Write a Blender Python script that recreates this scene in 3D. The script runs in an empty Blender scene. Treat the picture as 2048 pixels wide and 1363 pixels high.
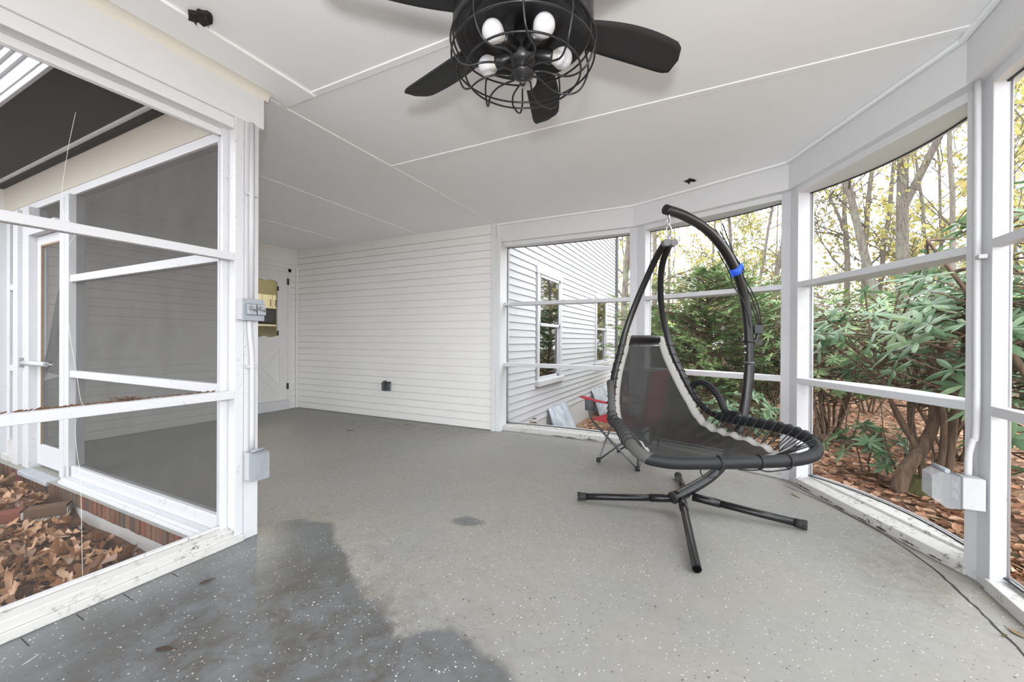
import bpy, math, random
import numpy as np
from mathutils import Vector, Matrix

# ------------------------------------------------------------------ camera, world, lights, exposure
SC = bpy.context.scene
COL = SC.collection
cam_d = bpy.data.cameras.new('camera')
cam_d.sensor_width = 36.0
cam_d.lens = 802.54 * 36.0 / 2048.0
cam_d.clip_start = 0.03
cam = bpy.data.objects.new('camera', cam_d)
COL.objects.link(cam)
_x = Vector((0.8985, 0.4388, 0.0054)).normalized()
_z = Vector((0.4388, -0.8986, 0.0024)).normalized()
_y = _z.cross(_x).normalized()
_z = _x.cross(_y).normalized()
cam.matrix_world = Matrix(((_x.x, _y.x, _z.x, 0.0), (_x.y, _y.y, _z.y, 0.0), (_x.z, _y.z, _z.z, 1.08), (0, 0, 0, 1)))
SC.camera = cam

SKY_STRENGTH = 3.3
FLASH_W = 62.0
EXPOSURE = 0.95

world = bpy.data.worlds.new('overcast_sky')
SC.world = world
world.use_nodes = True
wn = world.node_tree.nodes
wl = world.node_tree.links
wn.clear()
_tc = wn.new('ShaderNodeTexCoord')
_nz = wn.new('ShaderNodeTexNoise'); _nz.inputs['Scale'].default_value = 2.2; _nz.inputs['Detail'].default_value = 5
_rp = wn.new('ShaderNodeValToRGB')
_rp.color_ramp.elements[0].position = 0.3; _rp.color_ramp.elements[0].color = (0.86, 0.91, 0.98, 1)
_rp.color_ramp.elements[1].position = 0.75; _rp.color_ramp.elements[1].color = (1.0, 1.0, 1.0, 1)
_bg = wn.new('ShaderNodeBackground'); _bg.inputs['Strength'].default_value = SKY_STRENGTH
_wo = wn.new('ShaderNodeOutputWorld')
wl.new(_tc.outputs['Generated'], _nz.inputs['Vector'])
wl.new(_nz.outputs['Fac'], _rp.inputs['Fac'])
wl.new(_rp.outputs['Color'], _bg.inputs['Color'])
wl.new(_bg.outputs['Background'], _wo.inputs['Surface'])

# the photographer's flash: a small lamp just above and behind the lens (it throws the fan's shadows on the ceiling)
_fl = bpy.data.lights.new('camera_flash', 'SPOT')
_fl.energy = FLASH_W; _fl.shadow_soft_size = 0.07; _fl.color = (0.97, 0.985, 1.0)
_fl.spot_size = math.radians(165); _fl.spot_blend = 1.0
_flo = bpy.data.objects.new('camera_flash', _fl); _flo.location = (0.08, -0.15, 1.33); COL.objects.link(_flo)
_flo.rotation_euler = Vector((-0.45, 0.80, 0.50)).to_track_quat('-Z', 'Y').to_euler()

SC.view_settings.view_transform = 'Standard'
SC.view_settings.look = 'None'
SC.view_settings.exposure = EXPOSURE
SC.view_settings.gamma = 1.0
SC.view_settings.use_curve_mapping = False
SC.cycles.use_denoising = True
SC.cycles.max_bounces = 10
SC.cycles.diffuse_bounces = 6
SC.cycles.transparent_max_bounces = 24
SC.cycles.sample_clamp_indirect = 6.0
SC.cycles.caustics_reflective = False
SC.cycles.caustics_refractive = False

RNG = random.Random(7)
NP = np.random.default_rng(11)

# ------------------------------------------------------------------ materials
class NT:
    def __init__(s, name):
        s.m = bpy.data.materials.new(name); s.m.use_nodes = True
        s.t = s.m.node_tree; s.n = s.t.nodes; s.l = s.t.links
        s.b = s.n['Principled BSDF']; s.o = s.n['Material Output']
    def new(s, typ, **kw):
        n = s.n.new(typ)
        for k, v in kw.items():
            setattr(n, k, v)
        return n
    def link(s, a, b): s.l.new(a, b)
    def noise(s, scale, detail=4, rough=0.55, vec=None, dist=0.0):
        n = s.new('ShaderNodeTexNoise')
        n.inputs['Scale'].default_value = scale; n.inputs['Detail'].default_value = detail
        n.inputs['Roughness'].default_value = rough; n.inputs['Distortion'].default_value = dist
        if vec is not None: s.link(vec, n.inputs['Vector'])
        return n.outputs['Fac']
    def ramp(s, fac, stops, interp='LINEAR'):
        r = s.new('ShaderNodeValToRGB'); r.color_ramp.interpolation = interp
        while len(r.color_ramp.elements) < len(stops): r.color_ramp.elements.new(0.5)
        for e, (p, c) in zip(r.color_ramp.elements, stops):
            e.position = p
            e.color = (c, c, c, 1) if isinstance(c, (int, float)) else (c[0], c[1], c[2], 1)
        s.link(fac, r.inputs['Fac']); return r.outputs['Color']
    def mix(s, fac, a, b):
        m = s.new('ShaderNodeMix', data_type='RGBA')
        if isinstance(fac, (int, float)): m.inputs[0].default_value = fac
        else: s.link(fac, m.inputs[0])
        for v, i in ((a, 6), (b, 7)):
            if isinstance(v, tuple): m.inputs[i].default_value = (v[0], v[1], v[2], 1)
            else: s.link(v, m.inputs[i])
        return m.outputs[2]
    def math(s, op, a, b=None):
        m = s.new('ShaderNodeMath', operation=op)
        for v, i in ((a, 0), (b, 1)):
            if v is None: continue
            if isinstance(v, (int, float)): m.inputs[i].default_value = v
            else: s.link(v, m.inputs[i])
        return m.outputs[0]
    def obj(s):
        return s.new('ShaderNodeTexCoord').outputs['Object']
    def bump(s, h, strength=0.2, dist=0.01):
        b = s.new('ShaderNodeBump'); b.inputs['Strength'].default_value = strength; b.inputs['Distance'].default_value = dist
        s.link(h, b.inputs['Height']); s.link(b.outputs['Normal'], s.b.inputs['Normal'])
    def col(s, c):
        if isinstance(c, tuple): s.b.inputs['Base Color'].default_value = (c[0], c[1], c[2], 1)
        else: s.link(c, s.b.inputs['Base Color'])
    def set(s, rough=0.5, metal=0.0, spec=0.5):
        s.b.inputs['Roughness'].default_value = rough; s.b.inputs['Metallic'].default_value = metal
        s.b.inputs['Specular IOR Level'].default_value = spec

def plain(name, c, rough=0.5, metal=0.0, spec=0.5, var=0.06, scale=8.0):
    t = NT(name); t.set(rough, metal, spec)
    f = t.noise(scale, 3, vec=t.obj())
    a = tuple(max(0, x * (1 - var)) for x in c); b = tuple(min(1, x * (1 + var)) for x in c)
    t.col(t.mix(f, a, b)); return t.m

def paint(name, c, dirt=0.0, dirt_col=(0.19, 0.15, 0.1), rough=0.5):
    t = NT(name); t.set(rough, 0, 0.35)
    o = t.obj()
    base = t.mix(t.noise(3.0, 3, vec=o), tuple(x * 0.96 for x in c), c)
    if dirt > 0:
        mp = t.new('ShaderNodeMapping'); mp.inputs['Scale'].default_value = (1, 1, 1); t.link(o, mp.inputs['Vector'])
        f = t.noise(38.0, 6, 0.7, vec=mp.outputs[0])
        g = t.noise(5.0, 3, 0.6, vec=o)
        k = t.math('MULTIPLY', t.ramp(f, [(0.58 - 0.05 * (dirt > 0.8), 0.0), (0.68 - 0.06 * (dirt > 0.8), 1.0)]), t.ramp(g, [(0.45, 0.0), (0.62, 1.0)]))
        base = t.mix(t.math('MULTIPLY', k, dirt), base, dirt_col)
    t.col(base)
    t.bump(t.noise(120.0, 2, vec=o), 0.06, 0.003)
    return t.m

M = {}
M['trim'] = paint('white_trim_paint', (0.585, 0.595, 0.615), 0.55)
M['trim_clean'] = paint('white_board_paint', (0.68, 0.69, 0.70), 0.12)
M['sill'] = paint('weathered_sill_paint', (0.56, 0.555, 0.535), 0.9, (0.13, 0.10, 0.07))
M['cream'] = paint('cream_fascia_paint', (0.56, 0.52, 0.45), 0.1)
M['ceiling'] = paint('ceiling_paint', (0.885, 0.90, 0.91), 0.0)
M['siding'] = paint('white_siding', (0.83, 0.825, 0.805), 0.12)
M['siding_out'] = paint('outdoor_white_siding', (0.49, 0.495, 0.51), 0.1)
M['door'] = paint('door_paint', (0.78, 0.775, 0.76), 0.0)
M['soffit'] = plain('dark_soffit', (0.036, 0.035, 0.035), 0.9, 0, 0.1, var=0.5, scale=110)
M['dark_band'] = plain('dark_fascia_band', (0.022, 0.02, 0.013), 0.95, 0, 0.05, 0.5, 30)  # very dark brown for the strip along the fascia top
M['gutter'] = plain('dark_gutter', (0.06, 0.065, 0.07), 0.5)
M['stucco'] = paint('white_stucco', (0.50, 0.49, 0.47), 0.5, (0.3, 0.27, 0.2))
M['foundation'] = paint('painted_foundation', (0.56, 0.56, 0.555), 0.3)
M['black_metal'] = plain('matte_black_metal', (0.008, 0.008, 0.0085), 0.32, 0.0, 0.5)
M['fan_black'] = plain('fan_black_paint', (0.013, 0.013, 0.014), 0.35, 0.0, 0.5)
M['blade'] = plain('fan_blade_black', (0.022, 0.022, 0.023), 0.6, 0, 0.3, 0.15, 30)
M['cage'] = plain('black_cage_wire', (0.02, 0.02, 0.021), 0.3, 0.4, 0.6)
M['hinge'] = plain('black_hinge', (0.01, 0.01, 0.01), 0.5)
M['foam'] = plain('black_foam_sleeve', (0.009, 0.0096, 0.011), 0.55, 0, 0.32, 0.25, 25)
M['foam_grey'] = plain('grey_foam_sleeve', (0.075, 0.075, 0.072), 0.85, 0, 0.2, 0.2, 25)  # lighter grey foam for the lounge's left rail and arm
M['cord'] = plain('black_cord', (0.012, 0.012, 0.013), 0.7)
M['cap_grey'] = plain('grey_end_cap', (0.15, 0.15, 0.155), 0.6)
M['rubber'] = plain('black_rubber', (0.018, 0.018, 0.018), 0.7)
M['chain'] = plain('galvanised_chain', (0.55, 0.56, 0.58), 0.3, 0.9)
M['tape'] = plain('blue_tape', (0.015, 0.10, 0.62), 0.6, var=0.2, scale=40)
M['border'] = plain('grey_webbing', (0.36, 0.355, 0.335), 0.85, 0, 0.2, 0.12, 120)
M['vinyl'] = plain('black_vinyl', (0.008, 0.008, 0.009), 0.28, 0, 0.5)
M['red_cloth'] = plain('red_canvas', (0.45, 0.035, 0.05), 0.8, 0, 0.2, 0.2, 30)
M['grey_metal'] = plain('grey_steel', (0.14, 0.145, 0.155), 0.4, 0.5)
M['cup_mesh'] = plain('dark_cup_mesh', (0.09, 0.095, 0.10), 0.8)
M['box_grey'] = plain('grey_electrical_box', (0.30, 0.33, 0.36), 0.45, 0.2)
M['toggle'] = plain('worn_metal_toggle', (0.35, 0.34, 0.33), 0.35, 0.8)
M['box_white'] = paint('white_box_paint', (0.43, 0.435, 0.45), 0.2)
M['pipe_white'] = paint('white_conduit', (0.52, 0.525, 0.54), 0.4)
M['brick_mortar'] = plain('mortar', (0.42, 0.40, 0.37), 0.9)
M['rust_leaf'] = plain('rusty_leaf', (0.115, 0.058, 0.032), 0.8, var=0.4, scale=40)
M['dark_leaf'] = plain('dark_wet_leaf', (0.06, 0.035, 0.025), 0.6, var=0.4, scale=60)
M['tan_twig'] = plain('tan_twig', (0.25, 0.185, 0.11), 0.9, var=0.3, scale=30)
M['sprig'] = plain('yellow_green_sprig', (0.55, 0.60, 0.22), 0.6)
M['thread'] = plain('pale_thread', (0.75, 0.74, 0.70), 0.8)
M['hole'] = plain('painted_hole_dark', (0.02, 0.013, 0.012), 0.95, var=0.5, scale=80)  # near-black colour stands in for the shade inside the ceiling holes
M['brass'] = plain('bib_brass', (0.35, 0.31, 0.24), 0.4, 0.7)
M['olive_wall'] = plain('olive_kitchen_wall', (0.30, 0.275, 0.16), 0.8)
M['cabinet'] = plain('cream_cabinet', (0.66, 0.61, 0.44), 0.5)
M['appliance'] = plain('black_appliance', (0.02, 0.02, 0.022), 0.25)
M['blue_stone'] = plain('grey_stone', (0.36, 0.38, 0.40), 0.8, var=0.2, scale=14)
M['seam'] = plain('dark_floor_seam', (0.035, 0.033, 0.03), 0.9, var=0.5, scale=50)
M['rot'] = plain('rotten_wood', (0.07, 0.05, 0.036), 0.95, var=0.6, scale=60)
M['vinyl_blue'] = plain('worn_rail_stamp', (0.2, 0.22, 0.26), 0.8)

def mat_bulb():
    t = NT('white_glass_bulb'); t.set(0.18, 0, 0.5); t.col((0.55, 0.55, 0.57))
    t.b.inputs['Subsurface Weight'].default_value = 0.2
    t.b.inputs['Subsurface Radius'].default_value = (0.02, 0.02, 0.02)
    return t.m
M['bulb'] = mat_bulb()
M['bulb_base'] = plain('bulb_collar', (0.50, 0.485, 0.45), 0.5)

def mat_screen(name, c, opac):
    t = NT(name)
    tr = t.new('ShaderNodeBsdfTransparent'); df = t.new('ShaderNodeBsdfDiffuse')
    df.inputs['Color'].default_value = (*c, 1)
    o = t.obj()
    f = t.noise(2.0, 4, vec=o)
    g = t.noise(420.0, 2, vec=o)
    k = t.math('ADD', t.math('MULTIPLY', f, opac * 0.4), opac * 0.8)
    k = t.math('MULTIPLY', k, t.math('ADD', t.math('MULTIPLY', g, 0.5), 0.75))
    mx = t.new('ShaderNodeMixShader'); t.link(k, mx.inputs[0]); t.link(tr.outputs[0], mx.inputs[1]); t.link(df.outputs[0], mx.inputs[2])
    t.link(mx.outputs[0], t.o.inputs['Surface']); return t.m
M['screen'] = mat_screen('insect_screen', (0.10, 0.10, 0.10), 0.08)
M['screen_left'] = mat_screen('hazy_insect_screen', (0.13, 0.13, 0.128), 0.20)  # the left opening's grey haze is mixed into the screen colour
M['screen_court'] = mat_screen('dense_insect_screen', (0.06, 0.06, 0.056), 0.58)
M['flap'] = mat_screen('torn_screen_flap', (0.10, 0.10, 0.10), 0.75)
M['spline'] = plain('black_spline', (0.02, 0.02, 0.022), 0.6)
M['alu'] = plain('aluminium_edge', (0.62, 0.63, 0.65), 0.35, 0.6)

def mat_sling():
    t = NT('dark_mesh_sling')
    tr = t.new('ShaderNodeBsdfTransparent')
    t.set(0.75, 0, 0.3)
    o = t.obj()
    t.col(t.mix(t.noise(7.0, 5, 0.65, vec=o), (0.013, 0.013, 0.013), (0.034, 0.034, 0.032)))
    mx = t.new('ShaderNodeMixShader')
    mx.inputs[0].default_value = 0.07
    t.link(t.b.outputs[0], mx.inputs[1]); t.link(tr.outputs[0], mx.inputs[2])
    t.link(mx.outputs[0], t.o.inputs['Surface'])
    t.bump(t.noise(160.0, 2, vec=o), 0.15, 0.004)
    return t.m
M['sling'] = mat_sling()

def mat_glass(name, tint, refl=0.25):
    t = NT(name)
    tr = t.new('ShaderNodeBsdfTransparent'); tr.inputs['Color'].default_value = (*tint, 1)
    gl = t.new('ShaderNodeBsdfGlossy'); gl.inputs['Roughness'].default_value = 0.03
    fr = t.new('ShaderNodeFresnel'); fr.inputs['IOR'].default_value = 1.5
    k = t.math('ADD', fr.outputs[0], refl)
    mx = t.new('ShaderNodeMixShader'); t.link(k, mx.inputs[0]); t.link(tr.outputs[0], mx.inputs[1]); t.link(gl.outputs[0], mx.inputs[2])
    t.link(mx.outputs[0], t.o.inputs['Surface']); return t.m
M['glass'] = mat_glass('door_glass', (0.92, 0.93, 0.9), 0.02)
M['house_glass'] = mat_glass('house_window_glass', (0.35, 0.37, 0.36), 0.22)
def mat_plastic():
    t = NT('clear_cover_plastic'); t.set(0.25, 0, 0.5); t.col((0.42, 0.45, 0.48))
    tr = t.new('ShaderNodeBsdfTransparent'); mx = t.new('ShaderNodeMixShader'); mx.inputs[0].default_value = 0.6
    t.link(t.b.outputs[0], mx.inputs[1]); t.link(tr.outputs[0], mx.inputs[2]); t.link(mx.outputs[0], t.o.inputs['Surface'])
    return t.m
M['clear_plastic'] = mat_plastic()

def mat_cover():
    t = NT('cloudy_plastic_cover')
    t.set(0.3, 0, 0.5)
    o = t.obj()
    c = t.mix(t.ramp(t.noise(3.0, 3, 0.5, vec=o, dist=2.0), [(0.4, 0.0), (0.6, 1.0)]), (0.36, 0.41, 0.48), (0.55, 0.58, 0.62))
    t.col(c)
    tr = t.new('ShaderNodeBsdfTransparent'); mx = t.new('ShaderNodeMixShader'); mx.inputs[0].default_value = 0.3
    t.link(t.b.outputs[0], mx.inputs[1]); t.link(tr.outputs[0], mx.inputs[2]); t.link(mx.outputs[0], t.o.inputs['Surface'])
    return t.m
M['well_cover'] = mat_cover()

def mat_floor():
    t = NT('speckled_epoxy_floor')
    o = t.obj()
    at_w = t.new('ShaderNodeAttribute'); at_w.attribute_name = 'wet'
    at_d = t.new('ShaderNodeAttribute'); at_d.attribute_name = 'dirt'
    dry = t.mix(t.ramp(t.noise(1.3, 5, 0.6, vec=o), [(0.38, 0.0), (0.62, 1.0)]), (0.258, 0.258, 0.247), (0.283, 0.27, 0.233))
    dry = t.mix(t.ramp(t.noise(4.0, 6, 0.7, vec=o), [(0.5, 0.0), (0.75, 0.6)]), dry, (0.235, 0.222, 0.19))
    dry = t.mix(t.ramp(t.noise(30.0, 3, 0.7, vec=o), [(0.3, 0.0), (0.8, 0.35)]), dry, (0.36, 0.36, 0.345))
    wetc = t.mix(t.ramp(t.noise(2.6, 5, 0.6, vec=o), [(0.4, 0.0), (0.65, 1.0)]), (0.155, 0.165, 0.172), (0.115, 0.118, 0.115))
    w = t.math('ADD', at_w.outputs['Fac'], t.math('MULTIPLY', t.math('SUBTRACT', t.noise(6.0, 6, 0.65, vec=o), 0.5), 0.5))
    w = t.ramp(w, [(0.44, 0.0), (0.56, 1.0)])
    base = t.mix(w, dry, wetc)
    dm = t.math('MULTIPLY', at_d.outputs['Fac'], t.ramp(t.noise(9.0, 7, 0.75, vec=o, dist=0.6), [(0.42, 0.0), (0.62, 1.0)]))
    base = t.mix(t.math('MULTIPLY', dm, 0.68), base, (0.07, 0.056, 0.04))
    vo = t.new('ShaderNodeTexVoronoi'); vo.inputs['Scale'].default_value = 78.0
    nv = t.new('ShaderNodeTexNoise'); nv.inputs['Scale'].default_value = 160.0; nv.inputs['Detail'].default_value = 1; t.link(o, nv.inputs['Vector'])
    va = t.new('ShaderNodeMix', data_type='VECTOR'); va.inputs[0].default_value = 0.006; t.link(o, va.inputs[4]); t.link(nv.outputs['Color'], va.inputs[5]); t.link(va.outputs[1], vo.inputs['Vector'])
    sp = t.new('ShaderNodeSeparateColor'); t.link(vo.outputs['Color'], sp.inputs[0])
    size = t.math('ADD', t.math('MULTIPLY', sp.outputs[2], 0.24), 0.13)
    hit = t.math('LESS_THAN', vo.outputs['Distance'], size)
    dens = t.math('ADD', t.math('MULTIPLY', w, -0.05), 0.72)
    on = t.math('MULTIPLY', hit, t.math('GREATER_THAN', sp.outputs[0], dens))
    fc = t.ramp(sp.outputs[1], [(0.0, (0.60, 0.60, 0.585)), (0.62, (0.04, 0.038, 0.035)), (0.86, (0.16, 0.125, 0.09))], 'CONSTANT')
    base = t.mix(on, base, fc)
    t.col(base)
    r = t.mix(w, (0.5, 0.5, 0.5), (0.3, 0.3, 0.3))
    t.link(r, t.b.inputs['Roughness'])
    t.b.inputs['Specular IOR Level'].default_value = 0.45
    t.bump(t.noise(45.0, 4, 0.7, vec=o), 0.12, 0.006)
    return t.m
M['floor'] = mat_floor()

def mat_island(name, stops, rough=0.6, spec=0.3, trans=0.0, noise_scale=0.0):
    """colour varies from piece to piece (random per island)"""
    t = NT(name); t.set(rough, 0, spec)
    g = t.new('ShaderNodeNewGeometry')
    c = t.ramp(g.outputs['Random Per Island'], stops)
    if noise_scale:
        f = t.noise(noise_scale, 3, vec=t.obj())
        c = t.mix(t.math('MULTIPLY', f, 0.55), c, tuple(x * 0.4 for x in stops[0][1]))
    t.col(c)
    if trans > 0:
        tl = t.new('ShaderNodeBsdfTranslucent'); t.link(c, tl.inputs['Color'])
        mx = t.new('ShaderNodeMixShader'); mx.inputs[0].default_value = trans
        t.link(t.b.outputs[0], mx.inputs[1]); t.link(tl.outputs[0], mx.inputs[2]); t.link(mx.outputs[0], t.o.inputs['Surface'])
    return t.m
M['brick'] = mat_island('old_brick', [(0, (0.13, 0.06, 0.04)), (0.2, (0.20, 0.115, 0.065)), (0.4, (0.085, 0.06, 0.045)), (0.55, (0.19, 0.12, 0.07)), (0.72, (0.22, 0.075, 0.05)), (0.85, (0.125, 0.095, 0.06)), (1, (0.075, 0.065, 0.055))], 0.9, 0.2, 0, 40)
M['oak_leaf'] = mat_island('dead_oak_leaf', [(0, (0.13, 0.05, 0.024)), (0.25, (0.33, 0.15, 0.06)), (0.55, (0.52, 0.28, 0.13)), (0.85, (0.64, 0.42, 0.26)), (1, (0.22, 0.09, 0.045))], 0.34, 0.6, 0.1, 30)
M['wood_leaf'] = mat_island('woodland_leaf', [(0, (0.17, 0.075, 0.042)), (0.35, (0.34, 0.17, 0.095)), (0.65, (0.46, 0.265, 0.165)), (1, (0.58, 0.38, 0.26))], 0.7, 0.2, 0.1)
M['rhodo'] = mat_island('rhododendron_leaf', [(0, (0.06, 0.13, 0.055)), (0.4, (0.11, 0.205, 0.095)), (0.75, (0.175, 0.285, 0.15)), (1, (0.25, 0.34, 0.175))], 0.36, 0.6, 0.25)
M['rhodo_far'] = mat_island('far_evergreen_leaf', [(0, (0.075, 0.14, 0.05)), (0.5, (0.15, 0.24, 0.09)), (1, (0.28, 0.36, 0.16))], 0.5, 0.4, 0.2)  # leaf greens of the shrubs set farther back
M['cedar'] = mat_island('cedar_spray', [(0, (0.09, 0.16, 0.07)), (0.5, (0.17, 0.26, 0.10)), (1, (0.30, 0.38, 0.15))], 0.7, 0.2, 0.25)
M['spring'] = mat_island('spring_leaf', [(0, (0.36, 0.37, 0.12)), (0.5, (0.46, 0.44, 0.16)), (1, (0.5, 0.41, 0.18))], 0.6, 0.2, 0.35)
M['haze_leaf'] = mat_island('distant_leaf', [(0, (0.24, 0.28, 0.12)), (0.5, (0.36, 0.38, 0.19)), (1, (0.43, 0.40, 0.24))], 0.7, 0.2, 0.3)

def mat_bark(name, a, b, lichen=0.0):
    t = NT(name); t.set(0.9, 0, 0.15)
    o = t.obj()
    mp = t.new('ShaderNodeMapping'); mp.inputs['Scale'].default_value = (9, 9, 1.6); t.link(o, mp.inputs['Vector'])
    f = t.noise(3.0, 6, 0.7, vec=mp.outputs[0])
    c = t.mix(t.ramp(f, [(0.35, 0.0), (0.65, 1.0)]), a, b)
    if lichen:
        c = t.mix(t.math('MULTIPLY', t.ramp(t.noise(2.2, 5, 0.65, vec=o), [(0.5, 0.0), (0.62, 1.0)]), lichen), c, (0.19, 0.22, 0.155))
    t.col(c); t.bump(f, 0.6, 0.03); return t.m
M['bark'] = mat_bark('grey_bark', (0.085, 0.072, 0.06), (0.20, 0.18, 0.16), 0.5)
M['bark_far'] = mat_bark('pale_bark', (0.12, 0.105, 0.09), (0.22, 0.2, 0.175), 0.25)
M['bark_brown'] = mat_bark('brown_stem_bark', (0.10, 0.068, 0.048), (0.22, 0.155, 0.11))
M['stump'] = mat_bark('mossy_wood', (0.06, 0.055, 0.03), (0.15, 0.145, 0.06))

def mat_ground(name, a, b, c):
    t = NT(name); t.set(0.95, 0, 0.1)
    o = t.obj()
    k = t.mix(t.ramp(t.noise(14.0, 6, 0.7, vec=o), [(0.35, 0.0), (0.65, 1.0)]), a, b)
    k = t.mix(t.ramp(t.noise(0.9, 4, 0.6, vec=o), [(0.52, 0.0), (0.66, 0.7)]), k, c)
    t.col(k); t.bump(t.noise(25.0, 5, 0.7, vec=o), 0.7, 0.04); return t.m
M['forest_floor'] = mat_ground('forest_floor', (0.16, 0.085, 0.055), (0.36, 0.23, 0.16), (0.22, 0.23, 0.10))
M['bed_soil'] = mat_ground('leafy_bed', (0.06, 0.032, 0.02), (0.17, 0.09, 0.05), (0.09, 0.05, 0.03))

# ------------------------------------------------------------------ mesh builder
class MB:
    def __init__(s): s.v = []; s.f = []; s.mi = []; s.sm = []
    def add(s, vs, fs, mi=0, smooth=False):
        k = len(s.v); s.v += [tuple(map(float, p)) for p in vs]
        for f in fs: s.f.append(tuple(k + i for i in f)); s.mi.append(mi); s.sm.append(smooth)
        return s
    def box(s, x0, x1, y0, y1, z0, z1, mi=0):
        v = [(x0, y0, z0), (x1, y0, z0), (x1, y1, z0), (x0, y1, z0), (x0, y0, z1), (x1, y0, z1), (x1, y1, z1), (x0, y1, z1)]
        return s.add(v, [(0, 3, 2, 1), (4, 5, 6, 7), (0, 1, 5, 4), (1, 2, 6, 5), (2, 3, 7, 6), (3, 0, 4, 7)], mi)
    def obox(s, c, ax, ay, az, hx, hy, hz, mi=0):
        c = Vector(c); ax = Vector(ax).normalized() * hx; ay = Vector(ay).normalized() * hy; az = Vector(az).normalized() * hz
        v = [c + i * ax + j * ay + k * az for k in (-1, 1) for i, j in ((-1, -1), (1, -1), (1, 1), (-1, 1))]
        return s.add(v, [(0, 3, 2, 1), (4, 5, 6, 7), (0, 1, 5, 4), (1, 2, 6, 5), (2, 3, 7, 6), (3, 0, 4, 7)], mi)
    def prism(s, pts, z0, z1, mi=0):
        n = len(pts)
        v = [(p[0], p[1], z0) for p in pts] + [(p[0], p[1], z1) for p in pts]
        f = [tuple(range(n - 1, -1, -1)), tuple(range(n, 2 * n))] + [(i, (i + 1) % n, n + (i + 1) % n, n + i) for i in range(n)]
        return s.add(v, f, mi)
    def extrude(s, pts, d, mi=0):
        """closed 3d polygon pushed along d"""
        n = len(pts); d = Vector(d)
        v = [Vector(p) for p in pts] + [Vector(p) + d for p in pts]
        f = [tuple(range(n - 1, -1, -1)), tuple(range(n, 2 * n))] + [(i, (i + 1) % n, n + (i + 1) % n, n + i) for i in range(n)]
        return s.add(v, f, mi)
    def tube(s, path, r, n=10, caps=True, mi=0, closed=False):
        P = [Vector(p) for p in path]; m = len(P)
        R = r if isinstance(r, (list, tuple)) else [r] * m
        T = []
        for i in range(m):
            if closed: t = P[(i + 1) % m] - P[(i - 1) % m]
            else: t = P[min(i + 1, m - 1)] - P[max(i - 1, 0)]
            T.append(t.normalized() if t.length > 1e-9 else Vector((0, 0, 1)))
        up = Vector((0, 0, 1)) if abs(T[0].z) < 0.9 else Vector((1, 0, 0))
        N = (up - T[0] * up.dot(T[0])).normalized()
        vs = []
        for i in range(m):
            if i: 
                N = N - T[i] * N.dot(T[i])
                N = N.normalized() if N.length > 1e-6 else T[i].orthogonal().normalized()
            B = T[i].cross(N)
            for k in range(n):
                a = 2 * math.pi * k / n
                vs.append(P[i] + R[i] * (math.cos(a) * N + math.sin(a) * B))
        fs = []
        for i in range(m if closed else m - 1):
            j = (i + 1) % m
            for k in range(n):
                l = (k + 1) % n
                fs.append((i * n + k, i * n + l, j * n + l, j * n + k))
        k0 = len(s.v)
        s.add(vs, fs, mi, True)
        if caps and not closed:
            s.f.append(tuple(k0 + k for k in range(n - 1, -1, -1))); s.mi.append(mi); s.sm.append(False)
            s.f.append(tuple(k0 + (m - 1) * n + k for k in range(n))); s.mi.append(mi); s.sm.append(False)
        return s
    def lathe(s, prof, c, n=32, axis=None, mi=0, smooth=True):
        """prof: (r, h) pairs about axis through c"""
        c = Vector(c); A = Vector(axis or (0, 0, 1)).normalized(); U = A.orthogonal().normalized(); W = A.cross(U)
        vs = []
        for r, h in prof:
            for k in range(n):
                a = 2 * math.pi * k / n
                vs.append(c + A * h + max(r, 1e-5) * (math.cos(a) * U + math.sin(a) * W))
        fs = [(i * n + k, i * n + (k + 1) % n, (i + 1) * n + (k + 1) % n, (i + 1) * n + k) for i in range(len(prof) - 1) for k in range(n)]
        return s.add(vs, fs, mi, smooth)
    def grid(s, rows, mi=0, smooth=True):
        m = len(rows); n = len(rows[0])
        return s.add([p for r in rows for p in r], [(i * n + k, i * n + k + 1, (i + 1) * n + k + 1, (i + 1) * n + k) for i in range(m - 1) for k in range(n - 1)], mi, smooth)
    def build(s, name, mats, parent=None, bevel=0.0, solid=0.0, kind=None):
        me = bpy.data.meshes.new(name)
        off = Vector((0, 0, 0))
        if parent is not None: off = Vector(parent.get('_o', (0, 0, 0)))
        me.from_pydata([(p[0] - off.x, p[1] - off.y, p[2] - off.z) for p in s.v], [], s.f)
        for m in (mats if isinstance(mats, (list, tuple)) else [mats]): me.materials.append(m)
        me.polygons.foreach_set('material_index', s.mi); me.polygons.foreach_set('use_smooth', s.sm)
        me.update()
        o = bpy.data.objects.new(name, me); COL.objects.link(o)
        if parent is not None:
            o.parent = parent
            o['_o'] = tuple(off)
        if bevel:
            b = o.modifiers.new('bevel', 'BEVEL'); b.width = bevel; b.segments = 2; b.limit_method = 'ANGLE'
        if solid:
            b = o.modifiers.new('thickness', 'SOLIDIFY'); b.thickness = solid
        if kind: o['kind'] = kind
        return o

def tag(o, label=None, cat=None, group=None, kind=None):
    if label: o['label'] = label
    if cat: o['category'] = cat
    if group: o['group'] = group
    if kind: o['kind'] = kind
    return o
def thing(name, label, cat, loc=(0, 0, 0), group=None):
    o = bpy.data.objects.new(name, None); o.empty_display_size = 0.1; COL.objects.link(o)
    o.location = loc; o['_o'] = tuple(loc)
    return tag(o, label, cat, group)
def holder(name, loc=(0, 0, 0)):
    o = bpy.data.objects.new(name, None); o.empty_display_size = 0.1; COL.objects.link(o)
    o.location = loc; o['_o'] = tuple(loc); o['kind'] = 'structure'
    return o

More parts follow.
